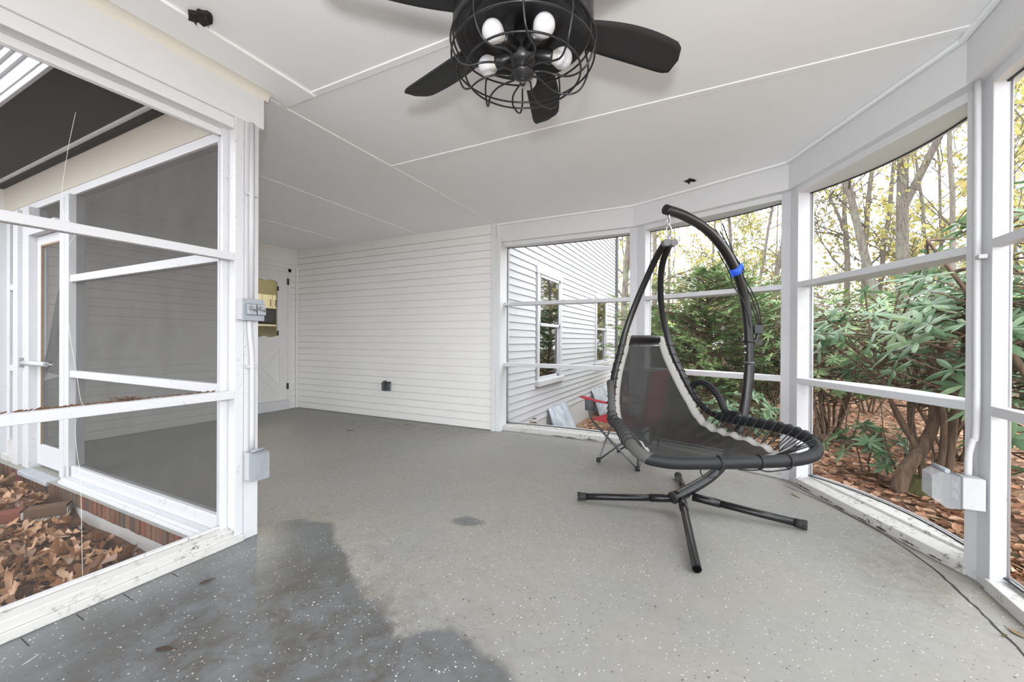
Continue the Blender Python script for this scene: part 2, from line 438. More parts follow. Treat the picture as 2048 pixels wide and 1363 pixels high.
def catmull(P, per=8, closed=False):
    P = [Vector(p) for p in P]
    Q = [P[-1]] + P + [P[0], P[1]] if closed else [2 * P[0] - P[1]] + P + [2 * P[-1] - P[-2]]
    out = []
    for i in range(1, len(Q) - 2):
        a, b, c, d = Q[i - 1:i + 3]
        for k in range(per):
            u = k / per
            out.append(0.5 * ((2 * b) + (-a + c) * u + (2 * a - 5 * b + 4 * c - d) * u * u + (-a + 3 * b - 3 * c + d) * u ** 3))
    if not closed: out.append(P[-1])
    return out

def scatter(name, tmpl, faces, pos, rot, scl, mat, parent=None, smooth=False, bend=None):
    """many small copies of one outline merged in ONE mesh: tmpl (k,3), pos (n,3), rot (n,3,3), scl (n,)"""
    tmpl = np.asarray(tmpl, float); n = len(pos); k = len(tmpl)
    V = np.einsum('nij,kj->nki', rot, tmpl) * scl[:, None, None] + pos[:, None, :]
    if parent is not None: V = V - np.array(parent['_o'])
    V = V.reshape(-1, 3)
    sizes = np.array([len(f) for f in faces]); flat = np.concatenate([np.array(f) for f in faces])
    idx = (flat[None, :] + (np.arange(n) * k)[:, None]).ravel()
    tot = np.tile(sizes, n); start = np.concatenate([[0], np.cumsum(tot)[:-1]])
    me = bpy.data.meshes.new(name)
    me.vertices.add(len(V)); me.vertices.foreach_set('co', V.ravel())
    me.loops.add(len(idx)); me.loops.foreach_set('vertex_index', idx.astype(np.int32))
    me.polygons.add(len(tot)); me.polygons.foreach_set('loop_start', start.astype(np.int32)); me.polygons.foreach_set('loop_total', tot.astype(np.int32))
    me.polygons.foreach_set('use_smooth', np.full(len(tot), smooth))
    me.materials.append(mat); me.update(calc_edges=True); me.validate()
    o = bpy.data.objects.new(name, me); COL.objects.link(o)
    if parent is not None: o.parent = parent; o['_o'] = tuple(parent['_o'])
    return o

def frames(dirs, ups):
    """rotation matrices whose x axis = dirs, z axis near ups"""
    x = dirs / np.linalg.norm(dirs, axis=1, keepdims=True)
    y = np.cross(ups, x); y /= np.maximum(np.linalg.norm(y, axis=1, keepdims=True), 1e-6)
    z = np.cross(x, y)
    return np.stack([x, y, z], axis=2)

# ------------------------------------------------------------------ floor
def build_floor():
    x0, x1, y0, y1, st = -5.86, 1.18, -3.0, 4.42, 0.04
    nx = int((x1 - x0) / st) + 1; ny = int((y1 - y0) / st) + 1
    xs = np.linspace(x0, x1, nx); ys = np.linspace(y0, y1, ny)
    # inside outline: wing + bay with rounded corner
    bx = [(-2.34, -3.0), (1.16, -3.0), (1.16, 2.55), (1.12, 2.78), (1.02, 3.20), (0.86, 3.52), (0.66, 3.76), (0.30, 3.98), (-0.15, 4.18), (-0.65, 4.36), (-2.24, 4.40), (-2.24, 4.24), (-5.86, 4.24), (-5.86, 1.19), (-2.34, 1.19)]
    mb = MB()
    XX, YY = np.meshgrid(xs, ys, indexing='ij')
    def inside(px, py):
        c = np.zeros(px.shape, bool); n = len(bx)
        for i in range(n):
            ax, ay = bx[i]; qx, qy = bx[(i + 1) % n]
            if ay == qy: continue
            cond = ((ay > py) != (qy > py)) & (px < (qx - ax) * (py - ay) / (qy - ay) + ax)
            c ^= cond
        return c
    cx = (XX[:-1, :-1] + XX[1:, 1:]) / 2; cy = (YY[:-1, :-1] + YY[1:, 1:]) / 2
    ins = inside(cx, cy)
    # clean slab below the grid cells, outline prism
    mb.prism(bx, -0.32, -0.004, 1)
    base = len(mb.v)
    wet = []; dirt = []
    wp = np.array([(-2.3, 1.45), (-2.2, 1.62), (-1.99, 1.65), (-1.75, 1.5), (-1.62, 1.44), (-1.34, 1.26), (-1.17, 1.22), (-1.0, 1.11), (-0.93, 1.22), (-0.8, 1.27), (-0.71, 1.21), (-0.56, 1.17), (-0.46, 1.05), (-0.4, 0.8), (-0.35, 0.2), (-0.3, -3)])
    ids = -np.ones(XX.shape, int); vv = []
    for i in range(nx - 1):
        for j in range(ny - 1):
            if ins[i, j]:
                for a, b in ((i, j), (i + 1, j), (i + 1, j + 1), (i, j + 1)):
                    if ids[a, b] < 0:
                        ids[a, b] = len(vv); vv.append((xs[a], ys[b], 0.0))
    fs = [(ids[i, j], ids[i + 1, j], ids[i + 1, j + 1], ids[i, j + 1]) for i in range(nx - 1) for j in range(ny - 1) if ins[i, j]]
    mb.add(vv, fs, 0, True)
    P = np.array(mb.v)[:, :2]
    # height of the wet patch boundary over x, signed distance approximated along y
    yb = np.interp(P[:, 0], wp[:-2, 0], wp[:-2, 1])
    sd = yb - P[:, 1]
    yb2 = yb
    sd = np.where(P[:, 0] > -0.46, np.minimum(sd, -0.43 - P[:, 0]), sd)
    sd = np.where(P[:, 0] < -2.36, -1, sd)
    st2 = np.hypot((P[:, 0] + 1.3) / 1.6, (P[:, 1] - 2.03) / 0.8)          # small damp footprint
    spot = np.clip(0.10 - np.hypot(P[:, 0] + 1.29, (P[:, 1] - 2.03) * 1.6), -1, 1)
    sd = np.maximum(sd, spot)
    wetv = np.clip(0.5 + sd / 0.35, 0, 1)
    d1 = np.exp(-((P[:, 0] + 1.0) / 0.45) ** 2 - ((P[:, 1] - 0.85) / 0.38) ** 2) + 0.9 * np.exp(-((P[:, 0] + 1.65) / 0.5) ** 2 - ((P[:, 1] - 0.95) / 0.5) ** 2)
    d2 = 0.5 * np.exp(-((P[:, 0] - 0.85) / 0.22) ** 2 - ((P[:, 1] - 2.55) / 0.5) ** 2) + 0.45 * np.exp(-((P[:, 0] + 3.6) / 1.2) ** 2 - ((P[:, 1] - 3.9) / 0.35) ** 2)
    dv = np.clip(d1 + d2 + 0.08, 0, 1)
    o = mb.build('floor', [M['floor'], M['stucco']], kind='structure')
    for nme, arr in (('wet', wetv), ('dirt', dv)):
        a = o.data.attributes.new(nme, 'FLOAT', 'POINT'); a.data.foreach_set('value', arr.astype(np.float32))
    # seams: cracked line round the bay, painted-over brick border along the left sill
    cr = MB()
    pts = [(0.52, 3.60), (0.68, 3.38), (0.82, 3.12), (0.92, 2.86), (0.97, 2.62), (0.985, 2.40), (0.99, 2.22), (0.99, 2.02), (0.99, 1.6), (0.98, 1.0)]
    pts = [(p.x, p.y) for p in catmull([(a, b, 0) for a, b in pts], 6)]
    rr = random.Random(3); L = []
    for i, (a, b) in enumerate(pts):
        w = 0.0025 + 0.003 * rr.random(); j = 0.006 * (rr.random() - 0.5)
        L.append([(a - w + j, b, 0.0012), (a + w + j, b, 0.0012)])
    cr.grid(L)
    for yy, xx, ln in ((0.66, -2.21, 0.07), (0.80, -2.21, 0.09), (0.97, -2.21, 0.06), (0.52, -2.21, 0.08)):
        cr.add([(xx, yy, 0.0012), (xx, yy + 0.003, 0.0012), (xx + ln, yy + 0.002, 0.0012), (xx + ln, yy - 0.001, 0.0012)], [(0, 3, 2, 1)])
    c = cr.build('floor_seam', M['seam'], parent=o)
    return o
FLOOR = build_floor()

# ------------------------------------------------------------------ ceiling
CZ = 2.46
def build_ceiling():
    mb = MB()
    mb.prism([(-5.86, 1.20), (-2.36, 1.20), (-2.36, -3.0), (1.22, -3.0), (1.22, 2.62), (0.72, 3.80), (-0.66, 4.36), (-2.24, 4.40), (-2.24, 4.22), (-5.86, 4.22)], CZ, CZ + 0.16)
    o = mb.build('ceiling', M['ceiling'], kind='structure')
    for pts in (((-2.31, 1.46), (-2.27, 1.46), (-2.27, 4.2), (-2.31, 4.2)), ((-3.45, 1.3), (-3.41, 1.3), (-3.41, 4.2), (-3.45, 4.2)), ((-4.65, 1.3), (-4.61, 1.3), (-4.61, 4.2), (-4.65, 4.2)),
                ((-2.27, 1.52), (1.0, 1.52), (1.0, 1.56), (-2.27, 1.56)), ((-1.65, 2.44), (1.02, 2.44), (1.02, 2.48), (-1.65, 2.48)), ((-2.27, 2.44), (-1.65, 2.44), (-1.65, 2.48), (-2.27, 2.48)), ((-2.2, 0.3), (1.0, 0.3), (1.0, 0.34), (-2.2, 0.34))):
        MB().prism(pts, CZ - 0.006, CZ + 0.001).build('batten', M['ceiling'], parent=o, bevel=0.002)
    for x, ya, yb in ((0.0, 2.49, 3.8), (-1.12, 2.49, 4.15)):
        MB().box(x - 0.003, x + 0.003, ya, yb, CZ - 0.0012, CZ).build('panel_seam', M['ceiling'], parent=o)
    MB().box(-2.24, -2.0, -3.0, 1.55, CZ - 0.014, CZ).build('edge_board', M['ceiling'], parent=o, bevel=0.002)
    rr = random.Random(5)
    for (cx, cy, rx, ry, n) in ((-1.955, 0.955, 0.055, 0.035, 14), (-0.15, 3.77, 0.055, 0.05, 12)):
        b = MB(); z = CZ - 0.0165 if cx < -1 else CZ - 0.0025
        ring = []
        for k in range(n):
            a = 2 * math.pi * k / n; q = 0.55 + 0.65 * rr.random()
            ring.append((cx + rx * q * math.cos(a), cy + ry * q * math.sin(a)))
        b.prism(ring, z, CZ)
        for k in range(4):
            a = rr.random() * 6.28; px, py = cx + rx * 0.6 * math.cos(a), cy + ry * 0.6 * math.sin(a)
            b.add([(px - 0.012, py, z), (px + 0.012, py, z), (px + 0.004, py + 0.006, z - 0.022)], [(0, 1, 2)])
        b.build('torn_hole_patch', M['hole'], parent=o)  # no opening cut; the shade inside is this slab's near-black colour
    return o
CEIL = build_ceiling()

# ------------------------------------------------------------------ lap siding
def lap(mb, p0, u, n, length, z0, z1, ex, t=0.021, cuts=None, mi=0, start=0.0, gap=0.007, slope=0.22):
    """clapboards on the plane through p0 along unit u, outward n"""
    p0 = Vector(p0); u = Vector(u); n = Vector(n)
    z = z0 + start
    while z < z1 - 1e-4:
        zt = min(z + ex, z1)
        spans = [(0.0, length)]
        for (a, b, ca, cb) in (cuts or []):
            if zt > ca + 0.02 and z < cb - 0.02:
                ns = []
                for (s, e) in spans:
                    if b <= s or a >= e: ns.append((s, e)); continue
                    if a > s: ns.append((s, a))
                    if b < e: ns.append((b, e))
                spans = ns
        for (s, e) in spans:
            A = p0 + u * s; B = p0 + u * e
            tt = t * (zt - z) / ex
            zb = z + gap; e0 = n * 0.001
            k = [A + n * t + Vector((0, 0, zb)), B + n * t + Vector((0, 0, zb)), B + n * (t - tt * slope) + Vector((0, 0, zt)), A + n * (t - tt * slope) + Vector((0, 0, zt)), A + e0 + Vector((0, 0, zb)), B + e0 + Vector((0, 0, zb)), B + e0 + Vector((0, 0, z)), A + e0 + Vector((0, 0, z)), A + n * (t - tt * slope) + Vector((0, 0, z)), B + n * (t - tt * slope) + Vector((0, 0, z))]
            mb.add(k, [(0, 1, 2, 3), (4, 5, 1, 0), (7, 6, 5, 4), (8, 9, 6, 7)], mi)
        z += ex

def build_walls():
    # inner long wall of the wing (house wall) with clapboards facing the porch
    b = MB(); b.box(-5.86, -2.24, 4.22, 4.36, 0.0, CZ)
    lap(b, (-2.30, 4.22, 0), (-1, 0, 0), (0, -1, 0), 3.53, 0.0, CZ - 0.03, 0.0935)
    b.box(-5.83, -2.3, 4.195, 4.22, CZ - 0.035, CZ)
    b.build('wall_back', M['siding'], kind='structure')
    # end wall with the door
    b = MB()
    b.box(-5.98, -5.83, 4.085, 4.36, 0, CZ); b.box(-5.98, -5.83, 1.2, 3.08, 0, CZ); b.box(-5.98, -5.83, 3.08, 4.085, 2.16, CZ)
    lap(b, (-5.83, 4.08, 0), (0, 1, 0), (1, 0, 0), 0.08, 0.0, 2.2, 0.0935)
    lap(b, (-5.83, 1.24, 0), (0, 1, 0), (1, 0, 0), 1.80, 0.0, 2.2, 0.0935)
    b.box(-5.83, -5.815, 1.2, 4.2, 2.235, CZ)
    b.box(-5.83, -5.80, 1.2, 4.2, CZ - 0.04, CZ)
    b.box(-5.83, -5.80, 4.165, 4.2, 0, 2.2)
    b.build('wall_left', M['siding'], kind='structure')
    # end boards where the siding meets the bay
    b = MB(); b.box(-2.31, -2.255, 4.165, 4.24, 0, CZ); b.box(-2.255, -2.20, 4.18, 4.40, 0.0, 2.3)
    b.build('trim_1', M['trim_clean'], bevel=0.003, kind='structure')
build_walls()

def build_porch_door():
    d = holder('door_1', (-5.83, 3.56, 0))
    X = -5.83
    b = MB()   # casing
    b.box(X, X + 0.022, 4.037, 4.085, 0.0, 2.16); b.box(X, X + 0.022, 3.075, 3.123, 0.0, 2.16); b.box(X, X + 0.022, 3.075, 4.085, 2.105, 2.16)
    b.box(X, X + 0.035, 3.07, 4.09, 2.155, 2.175)
    b.build('door_frame', M['door'], parent=d, bevel=0.002)
    MB().box(X - 0.1, X + 0.03, 3.10, 4.06, 0.0, 0.146).build('threshold', M['trim_clean'], parent=d, bevel=0.003)
    # slab made round a scalloped opening
    y0, y1, z0, z1 = 3.123, 4.037, 0.15, 2.105
    wy0, wy1, wz0, wz1 = 3.28, 3.88, 1.125, 1.93
    b = MB(); xs = X - 0.03; xf = X + 0.008
    b.box(xs, xf, y0, wy0, z0, z1); b.box(xs, xf, wy1, y1, z0, z1); b.box(xs, xf, wy0, wy1, z0, wz0 - 0.03); b.box(xs, xf, wy0, wy1, wz1 + 0.05, z1)
    def scal(edge, sgn, base):
        n = 48; pts = []
        for k in range(n + 1):
            y = wy0 + (wy1 - wy0) * k / n
            z = edge + sgn * 0.024 * (abs(math.sin(math.pi * 3 * k / n)) ** 0.7)
            pts.append((xs, y, z))
        pts += [(xs, wy1, base), (xs, wy0, base)]
        if sgn < 0: pts = pts[::-1]
        b.extrude(pts[::-1], (xf - xs, 0, 0))
    scal(wz1, 1, wz1 + 0.05); scal(wz0, -1, wz0 - 0.03)
    b.build('door_slab', M['door'], parent=d)
    # cross-buck mouldings
    b = MB()
    def strip(ya, za, yb, zb, w=0.012):
        v = Vector((0, yb - ya, zb - za)); L = v.length
        b.obox((xf + 0.004, (ya + yb) / 2, (za + zb) / 2), v, (1, 0, 0), v.cross(Vector((1, 0, 0))), L / 2, 0.006, w / 2)
    ya, yb, za, zb = 3.25, 3.91, 0.30, 0.98; ym, zm = (ya + yb) / 2, (za + zb) / 2; g = 0.075
    for (p, q, r) in (((ya + g, zb), (yb - g, zb), (ym, zm + g)), ((ya + g, za), (yb - g, za), (ym, zm - g)), ((ya, za + g), (ya, zb - g), (ym - g, zm)), ((yb, za + g), (yb, zb - g), (ym + g, zm))):
        for (s, e) in ((p, q), (q, r), (r, p)):
            strip(s[0], s[1], e[0], e[1])
    strip(wy0 - 0.02, 2.0, wy1 + 0.045, 2.0, 0.008); strip(y0, 0.152, y1, 0.152, 0.006)
    b.build('crossbuck_moulding', M['door'], parent=d)
    MB().add([(X - 0.015, wy0 - 0.01, wz0 - 0.035), (X - 0.015, wy1 + 0.01, wz0 - 0.035), (X - 0.015, wy1 + 0.01, wz1 + 0.035), (X - 0.015, wy0 - 0.01, wz1 + 0.035)], [(0, 1, 2, 3)]).build('glass_pane', M['glass'], parent=d)
    for z in (1.91, 0.306):
        MB().box(X + 0.008, X + 0.03, 4.026, 4.048, z, z + 0.095).build('hinge', M['hinge'], parent=d, bevel=0.003)
    for z in (1.80, 1.13):
        MB().box(X + 0.004, X + 0.016, 3.872, 3.892, z, z + 0.07).build('curtain_bracket', M['hinge'], parent=d)
    MB().lathe([(0.0, 0.0), (0.012, 0.0), (0.012, 0.03), (0.027, 0.035), (0.03, 0.055), (0.02, 0.07), (0.0, 0.072)], (X + 0.008, 3.18, 1.02), 16, (1, 0, 0)).build('door_knob', M['brass'], parent=d)
build_porch_door()

# kitchen seen through the door glass
def build_kitchen():
    for nm, q in (('wall_kitchen', (-8.4, -8.305, 2.6, 6.4, 0.0, 2.75)), ('wall_kitchen_right', (-8.3, -5.98, 6.3, 6.4, 0.1, 2.75)), ('wall_kitchen_left', (-8.3, -5.98, 2.6, 2.7, 0.1, 2.75)), ('ceiling_kitchen', (-8.4, -5.98, 2.6, 6.4, 2.75, 2.85)), ('floor_kitchen', (-8.3, -5.98, 2.6, 6.4, 0.0, 0.1))):
        MB().box(*q).build(nm, M['olive_wall'], kind='structure')
    for i, (ya, yb, lab) in enumerate(((4.30, 4.99, 'cream kitchen wall cabinet seen at the left edge of the door window'), (5.0, 5.20, 'narrow cream wall cabinet with one black bar handle above the dark microwave'), (5.21, 5.75, 'cream wall cabinet at the right edge of the door window'))):
        t = thing('kitchen_cabinet', lab, 'cabinet', (-8.3, (ya + yb) / 2, 1.69), 'kitchen cabinets behind the door window')
        MB().box(-8.3, -8.0, ya, yb, 1.69, 1.97).build('cabinet_body', M['cabinet'], parent=t)
        dd = MB().box(-7.999, -7.98, ya + 0.006, yb - 0.006, 1.695, 1.965).build('cabinet_door', M['cabinet'], parent=t, bevel=0.003)
        yh = yb - 0.045 if i == 1 else ya + 0.05
        MB().tube([(-7.98, yh, 1.75), (-7.955, yh, 1.75), (-7.955, yh, 1.87), (-7.98, yh, 1.87)], 0.006, 8).build('bar_handle', M['hinge'], parent=dd)
    t = thing('microwave_oven', 'black microwave under the cream cabinets behind the door window', 'microwave', (-8.3, 5.15, 1.40))
    MB().box(-8.3, -7.93, 4.75, 5.55, 1.41, 1.66).build('oven_body', M['appliance'], parent=t, bevel=0.006)
    MB().box(-7.93, -7.915, 4.78, 5.30, 1.43, 1.64).build('oven_door', M['vinyl'], parent=t, bevel=0.003)
    MB().tube([(-7.915, 5.32, 1.44), (-7.89, 5.32, 1.45), (-7.89, 5.32, 1.62), (-7.915, 5.32, 1.63)], 0.012, 10).build('oven_handle', M['grey_metal'], parent=t)
    t = thing('shelf_ledge', 'cream ledge below the black microwave behind the door window', 'shelf', (-8.3, 5.15, 1.33))
    MB().box(-8.3, -7.95, 4.3, 5.8, 1.335, 1.37).build('ledge_board', M['cabinet'], parent=t)
    l = bpy.data.lights.new('kitchen_lamp', 'POINT'); l.energy = 26; l.color = (1.0, 0.9, 0.72); l.shadow_soft_size = 0.15
    lo = bpy.data.objects.new('kitchen_lamp', l); lo.location = (-7.0, 4.4, 2.5); COL.objects.link(lo)
build_kitchen()

# ------------------------------------------------------------------ screened openings
def screen_quad(mb, a, b, z0, z1): mb.add([(a[0], a[1], z0), (b[0], b[1], z0), (b[0], b[1], z1), (a[0], a[1], z1)], [(0, 1, 2, 3)])

LX = -2.235
def build_left_opening():
    # beam, boards and moulding above the left opening
    b = MB(); b.box(LX - 0.13, LX, -3.0, 1.408, 2.245, CZ)
    b.build('trim_2', M['trim_clean'], bevel=0.004, kind='structure')
    b = MB()
    n = 10; pr = [(LX, CZ - 0.05)] + [(LX + 0.045 * (1 - math.cos(a)), CZ - 0.05 + 0.036 * math.sin(a)) for a in np.linspace(0.15, math.pi / 2, 6)] + [(LX + 0.045, CZ - 0.0145), (LX, CZ - 0.0145)]
    M['cove'] = paint('cream_cove_paint', (0.72, 0.70, 0.63), 0.1)
    b.extrude([(x, -3.0, z) for x, z in pr], (0, 4.43, 0))
    b.build('trim_3', M['cove'], kind='structure')
    b = MB(); b.box(LX - 0.105, LX - 0.012, -3.0, 1.256, 2.186, 2.245); b.box(LX - 0.105, LX - 0.075, -3.0, 1.256, 2.15, 2.186)
    b.build('trim_4', M['trim_clean'], bevel=0.003, kind='structure')
    # corner post, grooved face
    b = MB()
    b.box(LX - 0.125, LX, 1.256, 1.300, 0.0, 2.245); b.box(LX - 0.125, LX - 0.004, 1.300, 1.304, 0.0, 2.245); b.box(LX - 0.125, LX, 1.304, 1.378, 0.0, 2.245)
    b.build('trim_5', M['trim'], bevel=0.003, kind='structure')
    b = MB(); b.box(LX - 0.105, LX - 0.06, 1.226, 1.256, 0.05, 2.186)
    b.build('trim_6', M['trim'], bevel=0.002, kind='structure')
    # behind-camera post
    MB().box(LX - 0.125, LX, -1.2, -1.08, 0, 2.245).build('trim_7', M['trim'], bevel=0.003, kind='structure')
    w = holder('window_1', (LX, 0.1, 0))
    for zt, zb, nm in ((1.53, 1.49, 'rail'), (0.805, 0.763, 'rail')):
        b = MB(); b.box(LX - 0.045, LX - 0.001, -3.0, 1.256, zb, zt); b.box(LX - 0.085, LX - 0.045, -3.0, 1.24, zb + 0.008, zt - 0.004)
        b.build(nm, M['trim'], parent=w, bevel=0.003)
    b = MB(); b.box(LX - 0.012, LX + 0.012, -3.0, 1.30, 0.0, 0.037); b.box(LX - 0.095, LX - 0.002, -3.0, 1.256, 0.0, 0.075)
    b.box(LX - 0.097, LX - 0.075, -3.0, 1.256, 0.075, 0.088)
    b.build('sill', M['sill'], parent=w, bevel=0.004)
    b = MB(); b.box(LX - 0.085, LX - 0.081, -3.0, 1.23, 0.088, 0.094); b.box(LX - 0.085, LX - 0.081, 1.220, 1.226, 0.09, 2.15); b.box(LX - 0.085, LX - 0.081, -3.0, 1.226, 2.143, 2.15)
    b.build('screen_edge', M['alu'], parent=w)
    b = MB(); screen_quad(b, (LX - 0.088, -3.0), (LX - 0.088, 1.226), 0.086, 2.152)
    b.build('screen', M['screen_left'], parent=w)
build_left_opening()

def build_court_wall():
    Y = 1.27
    # fascia above, header, posts
    b = MB(); b.box(-5.86, -2.36, Y - 0.01, Y + 0.05, 2.21, 2.475); b.build('trim_8', M['cream'], bevel=0.003, kind='structure')
    b = MB(); b.box(-5.86, -2.36, Y - 0.05, Y - 0.011, 2.432, 2.4755); b.build('trim_24', M['dark_band'], bevel=0.003, kind='structure')
    MB().box(-5.67, -2.36, Y - 0.005, Y + 0.06, 2.155, 2.21).build('trim_9', M['trim_clean'], bevel=0.003, kind='structure')
    b = MB(); b.box(-4.50, -4.42, Y - 0.02, Y + 0.06, 0.0, 2.16); b.box(-4.42, -4.375, Y - 0.005, Y + 0.06, 0.0, 2.16); b.box(-4.375, -4.30, Y - 0.03, Y + 0.06, 0.11, 2.16)
    b.build('trim_10', M['trim'], bevel=0.003, kind='structure')
    b = MB(); b.box(-5.345, -5.24, Y - 0.06, Y + 0.06, 0.0, 2.16); b.box(-5.24, -5.16, Y - 0.03, Y + 0.06, 0.0, 2.16); b.box(-5.16, -5.03, Y - 0.05, Y + 0.06, 0.0, 2.16)
    b.build('trim_11', M['trim'], bevel=0.003, kind='structure')
    b = MB(); b.box(-5.68, -5.604, Y - 0.02, Y + 0.06, 0.0, 2.16); b.box(-5.98, -5.68, Y - 0.14, Y + 0.06, -0.3, 2.21)
    b.build('trim_12', M['trim'], bevel=0.003, kind='structure')
    # big screen bay
    w = holder('window_2', (-3.3, Y, 0))
    for zb, zt in ((1.497, 1.55), (0.782, 0.833)):
        MB().box(-4.32, -2.35, Y - 0.02, Y + 0.03, zb, zt).build('rail', M['trim'], parent=w, bevel=0.003)
    b = MB(); b.box(-4.30, -2.35, Y - 0.015, Y + 0.04, 0.035, 0.115); b.box(-4.33, -2.35, Y - 0.06, Y + 0.06, 0.0, 0.035); b.box(-4.33, -2.35, Y - 0.075, Y - 0.04, -0.01, 0.02)
    b.build('sill', M['trim'], parent=w, bevel=0.006)
    b = MB(); screen_quad(b, (-4.30, Y + 0.012), (-2.35, Y + 0.012), 0.11, 2.16); b.build('screen', M['screen_court'], parent=w)
    # narrow side screen
    w = holder('window_3', (-5.47, Y, 0))
    for zb, zt in ((1.497, 1.55), (0.782, 0.833)):
        MB().box(-5.61, -5.34, Y - 0.02, Y + 0.03, zb, zt).build('rail', M['trim'], parent=w, bevel=0.003)
    b = MB(); b.box(-5.61, -5.34, Y - 0.03, Y + 0.04, 0.06, 0.17); b.box(-5.62, -5.34, Y - 0.06, Y + 0.04, 0.0, 0.06)
    b.build('sill', M['sill'], parent=w, bevel=0.005)
    b = MB(); screen_quad(b, (-5.604, Y + 0.012), (-5.345, Y + 0.012), 0.16, 2.16); b.build('screen', M['screen_court'], parent=w)
    # transom over the screen door
    w = holder('window_4', (-4.77, Y, 1.98))
    MB().box(-5.03, -4.50, Y - 0.05, Y + 0.06, 1.92, 2.0).build('sill', M['trim'], parent=w, bevel=0.003)
    b = MB(); screen_quad(b, (-5.03, Y + 0.012), (-4.50, Y + 0.012), 2.0, 2.16); b.build('screen', M['screen_court'], parent=w)
    # screen door
    d = holder('door_2', (-4.77, Y, 0.05))
    b = MB(); b.box(-5.03, -4.945, Y, Y + 0.03, 0.03, 1.915); b.box(-4.575, -4.50, Y, Y + 0.03, 0.03, 1.915); b.box(-4.945, -4.575, Y, Y + 0.03, 1.84, 1.915); b.box(-4.945, -4.575, Y, Y + 0.03, 0.03, 0.20)
    b.build('door_frame', M['trim'], parent=d, bevel=0.003)
    b = MB(); b.box(-4.945, -4.935, Y - 0.002, Y + 0.012, 0.2, 1.84); b.box(-4.945, -4.575, Y - 0.002, Y + 0.012, 1.825, 1.84)
    b.build('frayed_edge', M['tan_twig'], parent=d)
    b = MB(); b.add([(-4.945, Y + 0.012, 0.2), (-4.575, Y + 0.012, 0.2), (-4.575, Y + 0.012, 0.78), (-4.945, Y + 0.012, 0.72)], [(0, 1, 2, 3)])
    b.add([(-4.575, Y + 0.012, 0.78), (-4.575, Y + 0.012, 1.55), (-4.70, Y + 0.012, 1.35), (-4.86, Y + 0.012, 0.98), (-4.93, Y + 0.012, 0.80)], [(0, 1, 2, 3, 4)])
    b.build('screen', M['screen_court'], parent=d)
    b = MB(); b.add([(-4.94, Y + 0.01, 0.72), (-4.86, Y - 0.01, 0.86), (-4.60, Y - 0.015, 1.22), (-4.60, Y + 0.005, 1.0)], [(0, 1, 2, 3)]); b.build('torn_flap', M['flap'], parent=d)
    b = MB(); b.tube([(-5.13, Y - 0.055, 0.868), (-4.72, Y - 0.03, 0.866)], 0.019, 12); b.build('door_closer', M['pipe_white'], parent=d)
    b = MB(); b.tube([(-4.74, Y - 0.03, 0.866), (-4.62, Y - 0.022, 0.866)], 0.008, 8); b.box(-5.15, -5.12, Y - 0.07, Y - 0.045, 0.83, 0.91); b.build('closer_rod', M['toggle'], parent=d)
    # step stone under the door, soldier course and stucco base
    MB().box(-5.02, -4.42, 1.16, 1.24, -0.03, 0.004).build('trim_13', M['blue_stone'], bevel=0.004, kind='structure')
    b = MB(); x = -5.84; rr = random.Random(9)
    while x < -2.42:
        w_ = 0.052 + rr.random() * 0.006
        b.box(x, x + w_, 1.178 + rr.random() * 0.005, 1.25, -0.098 - rr.random() * 0.004, -0.004 - rr.random() * 0.004, 0); x += w_ + 0.009
    b.box(-5.85, -2.36, 1.186, 1.245, -0.095, -0.012, 1)
    b.build('trim_14', [M['brick'], M['brick_mortar']], bevel=0.003, kind='structure')
    b = MB(); b.box(-5.86, -2.36, 1.195, 1.27, -0.6, -0.096); b.build('wall_court_base', M['stucco'], kind='structure')
build_court_wall()

def build_overhang():
    b = MB(); b.box(-6.2, -2.38, 0.80, 1.27, 2.476, 2.52)
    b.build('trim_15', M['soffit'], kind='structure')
    b = MB(); b.box(-6.2, -2.38, 0.782, 0.80, 2.43, 2.50); b.box(-6.2, -2.38, 0.775, 0.80, 2.47, 2.50)
    b.build('trim_16', M['siding_out'], bevel=0.003, kind='structure')
    b = MB(); b.box(-6.2, -2.38, 0.80, 0.95, 2.5, 5.6)
    lap(b, (-6.2, 0.80, 0), (1, 0, 0), (0, -1, 0), 3.82, 2.50, 5.6, 0.085, 0.018, gap=0.012, slope=0.8)
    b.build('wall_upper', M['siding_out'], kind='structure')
    b = MB(); b.box(-6.3, -5.98, -3.6, 1.2, -0.5, 5.6)
    lap(b, (-5.98, -3.6, 0), (0, 1, 0), (1, 0, 0), 4.75, -0.15, 5.6, 0.0935, 0.018, gap=0.009, slope=0.8)
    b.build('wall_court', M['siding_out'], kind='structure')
build_overhang()

# ------------------------------------------------------------------ bay: posts, header, rails, sills, screens
SEG = [((-2.20, 4.275), (-0.72, 4.275), 0.05), ((-0.585, 4.235), (0.53, 3.775), 0.09), ((0.60, 3.67), (1.085, 2.60), 0.115), ((1.10, 2.48), (1.10, -0.9), 0.06)]
DEP = [0.0, 0.0, 0.0, -0.045]
def arc(A, B, bulge, d0, n=14):
    A = Vector((A[0], A[1], 0)); B = Vector((B[0], B[1], 0)); t = (B - A).normalized(); nn = Vector((-t.y, t.x, 0))
    out = []
    for k in range(n + 1):
        u = k / n
        out.append(A + (B - A) * u + nn * (d0 + bulge * (1 - (2 * u - 1) ** 2)))
    return out
def bay_piece(mb, A, B, bulge, d0, z0, z1, inner=0.0):
    t = (Vector((B[0], B[1], 0)) - Vector((A[0], A[1], 0))).normalized(); nn = Vector((-t.y, t.x, 0))
    I = [Vector((A[0], A[1], 0)) + nn * inner, Vector((B[0], B[1], 0)) + nn * inner]
    O = arc(A, B, bulge, d0)
    pts = [(p.x, p.y) for p in I] + [(p.x, p.y) for p in O[::-1]]
    mb.prism(pts[::-1], z0, z1)
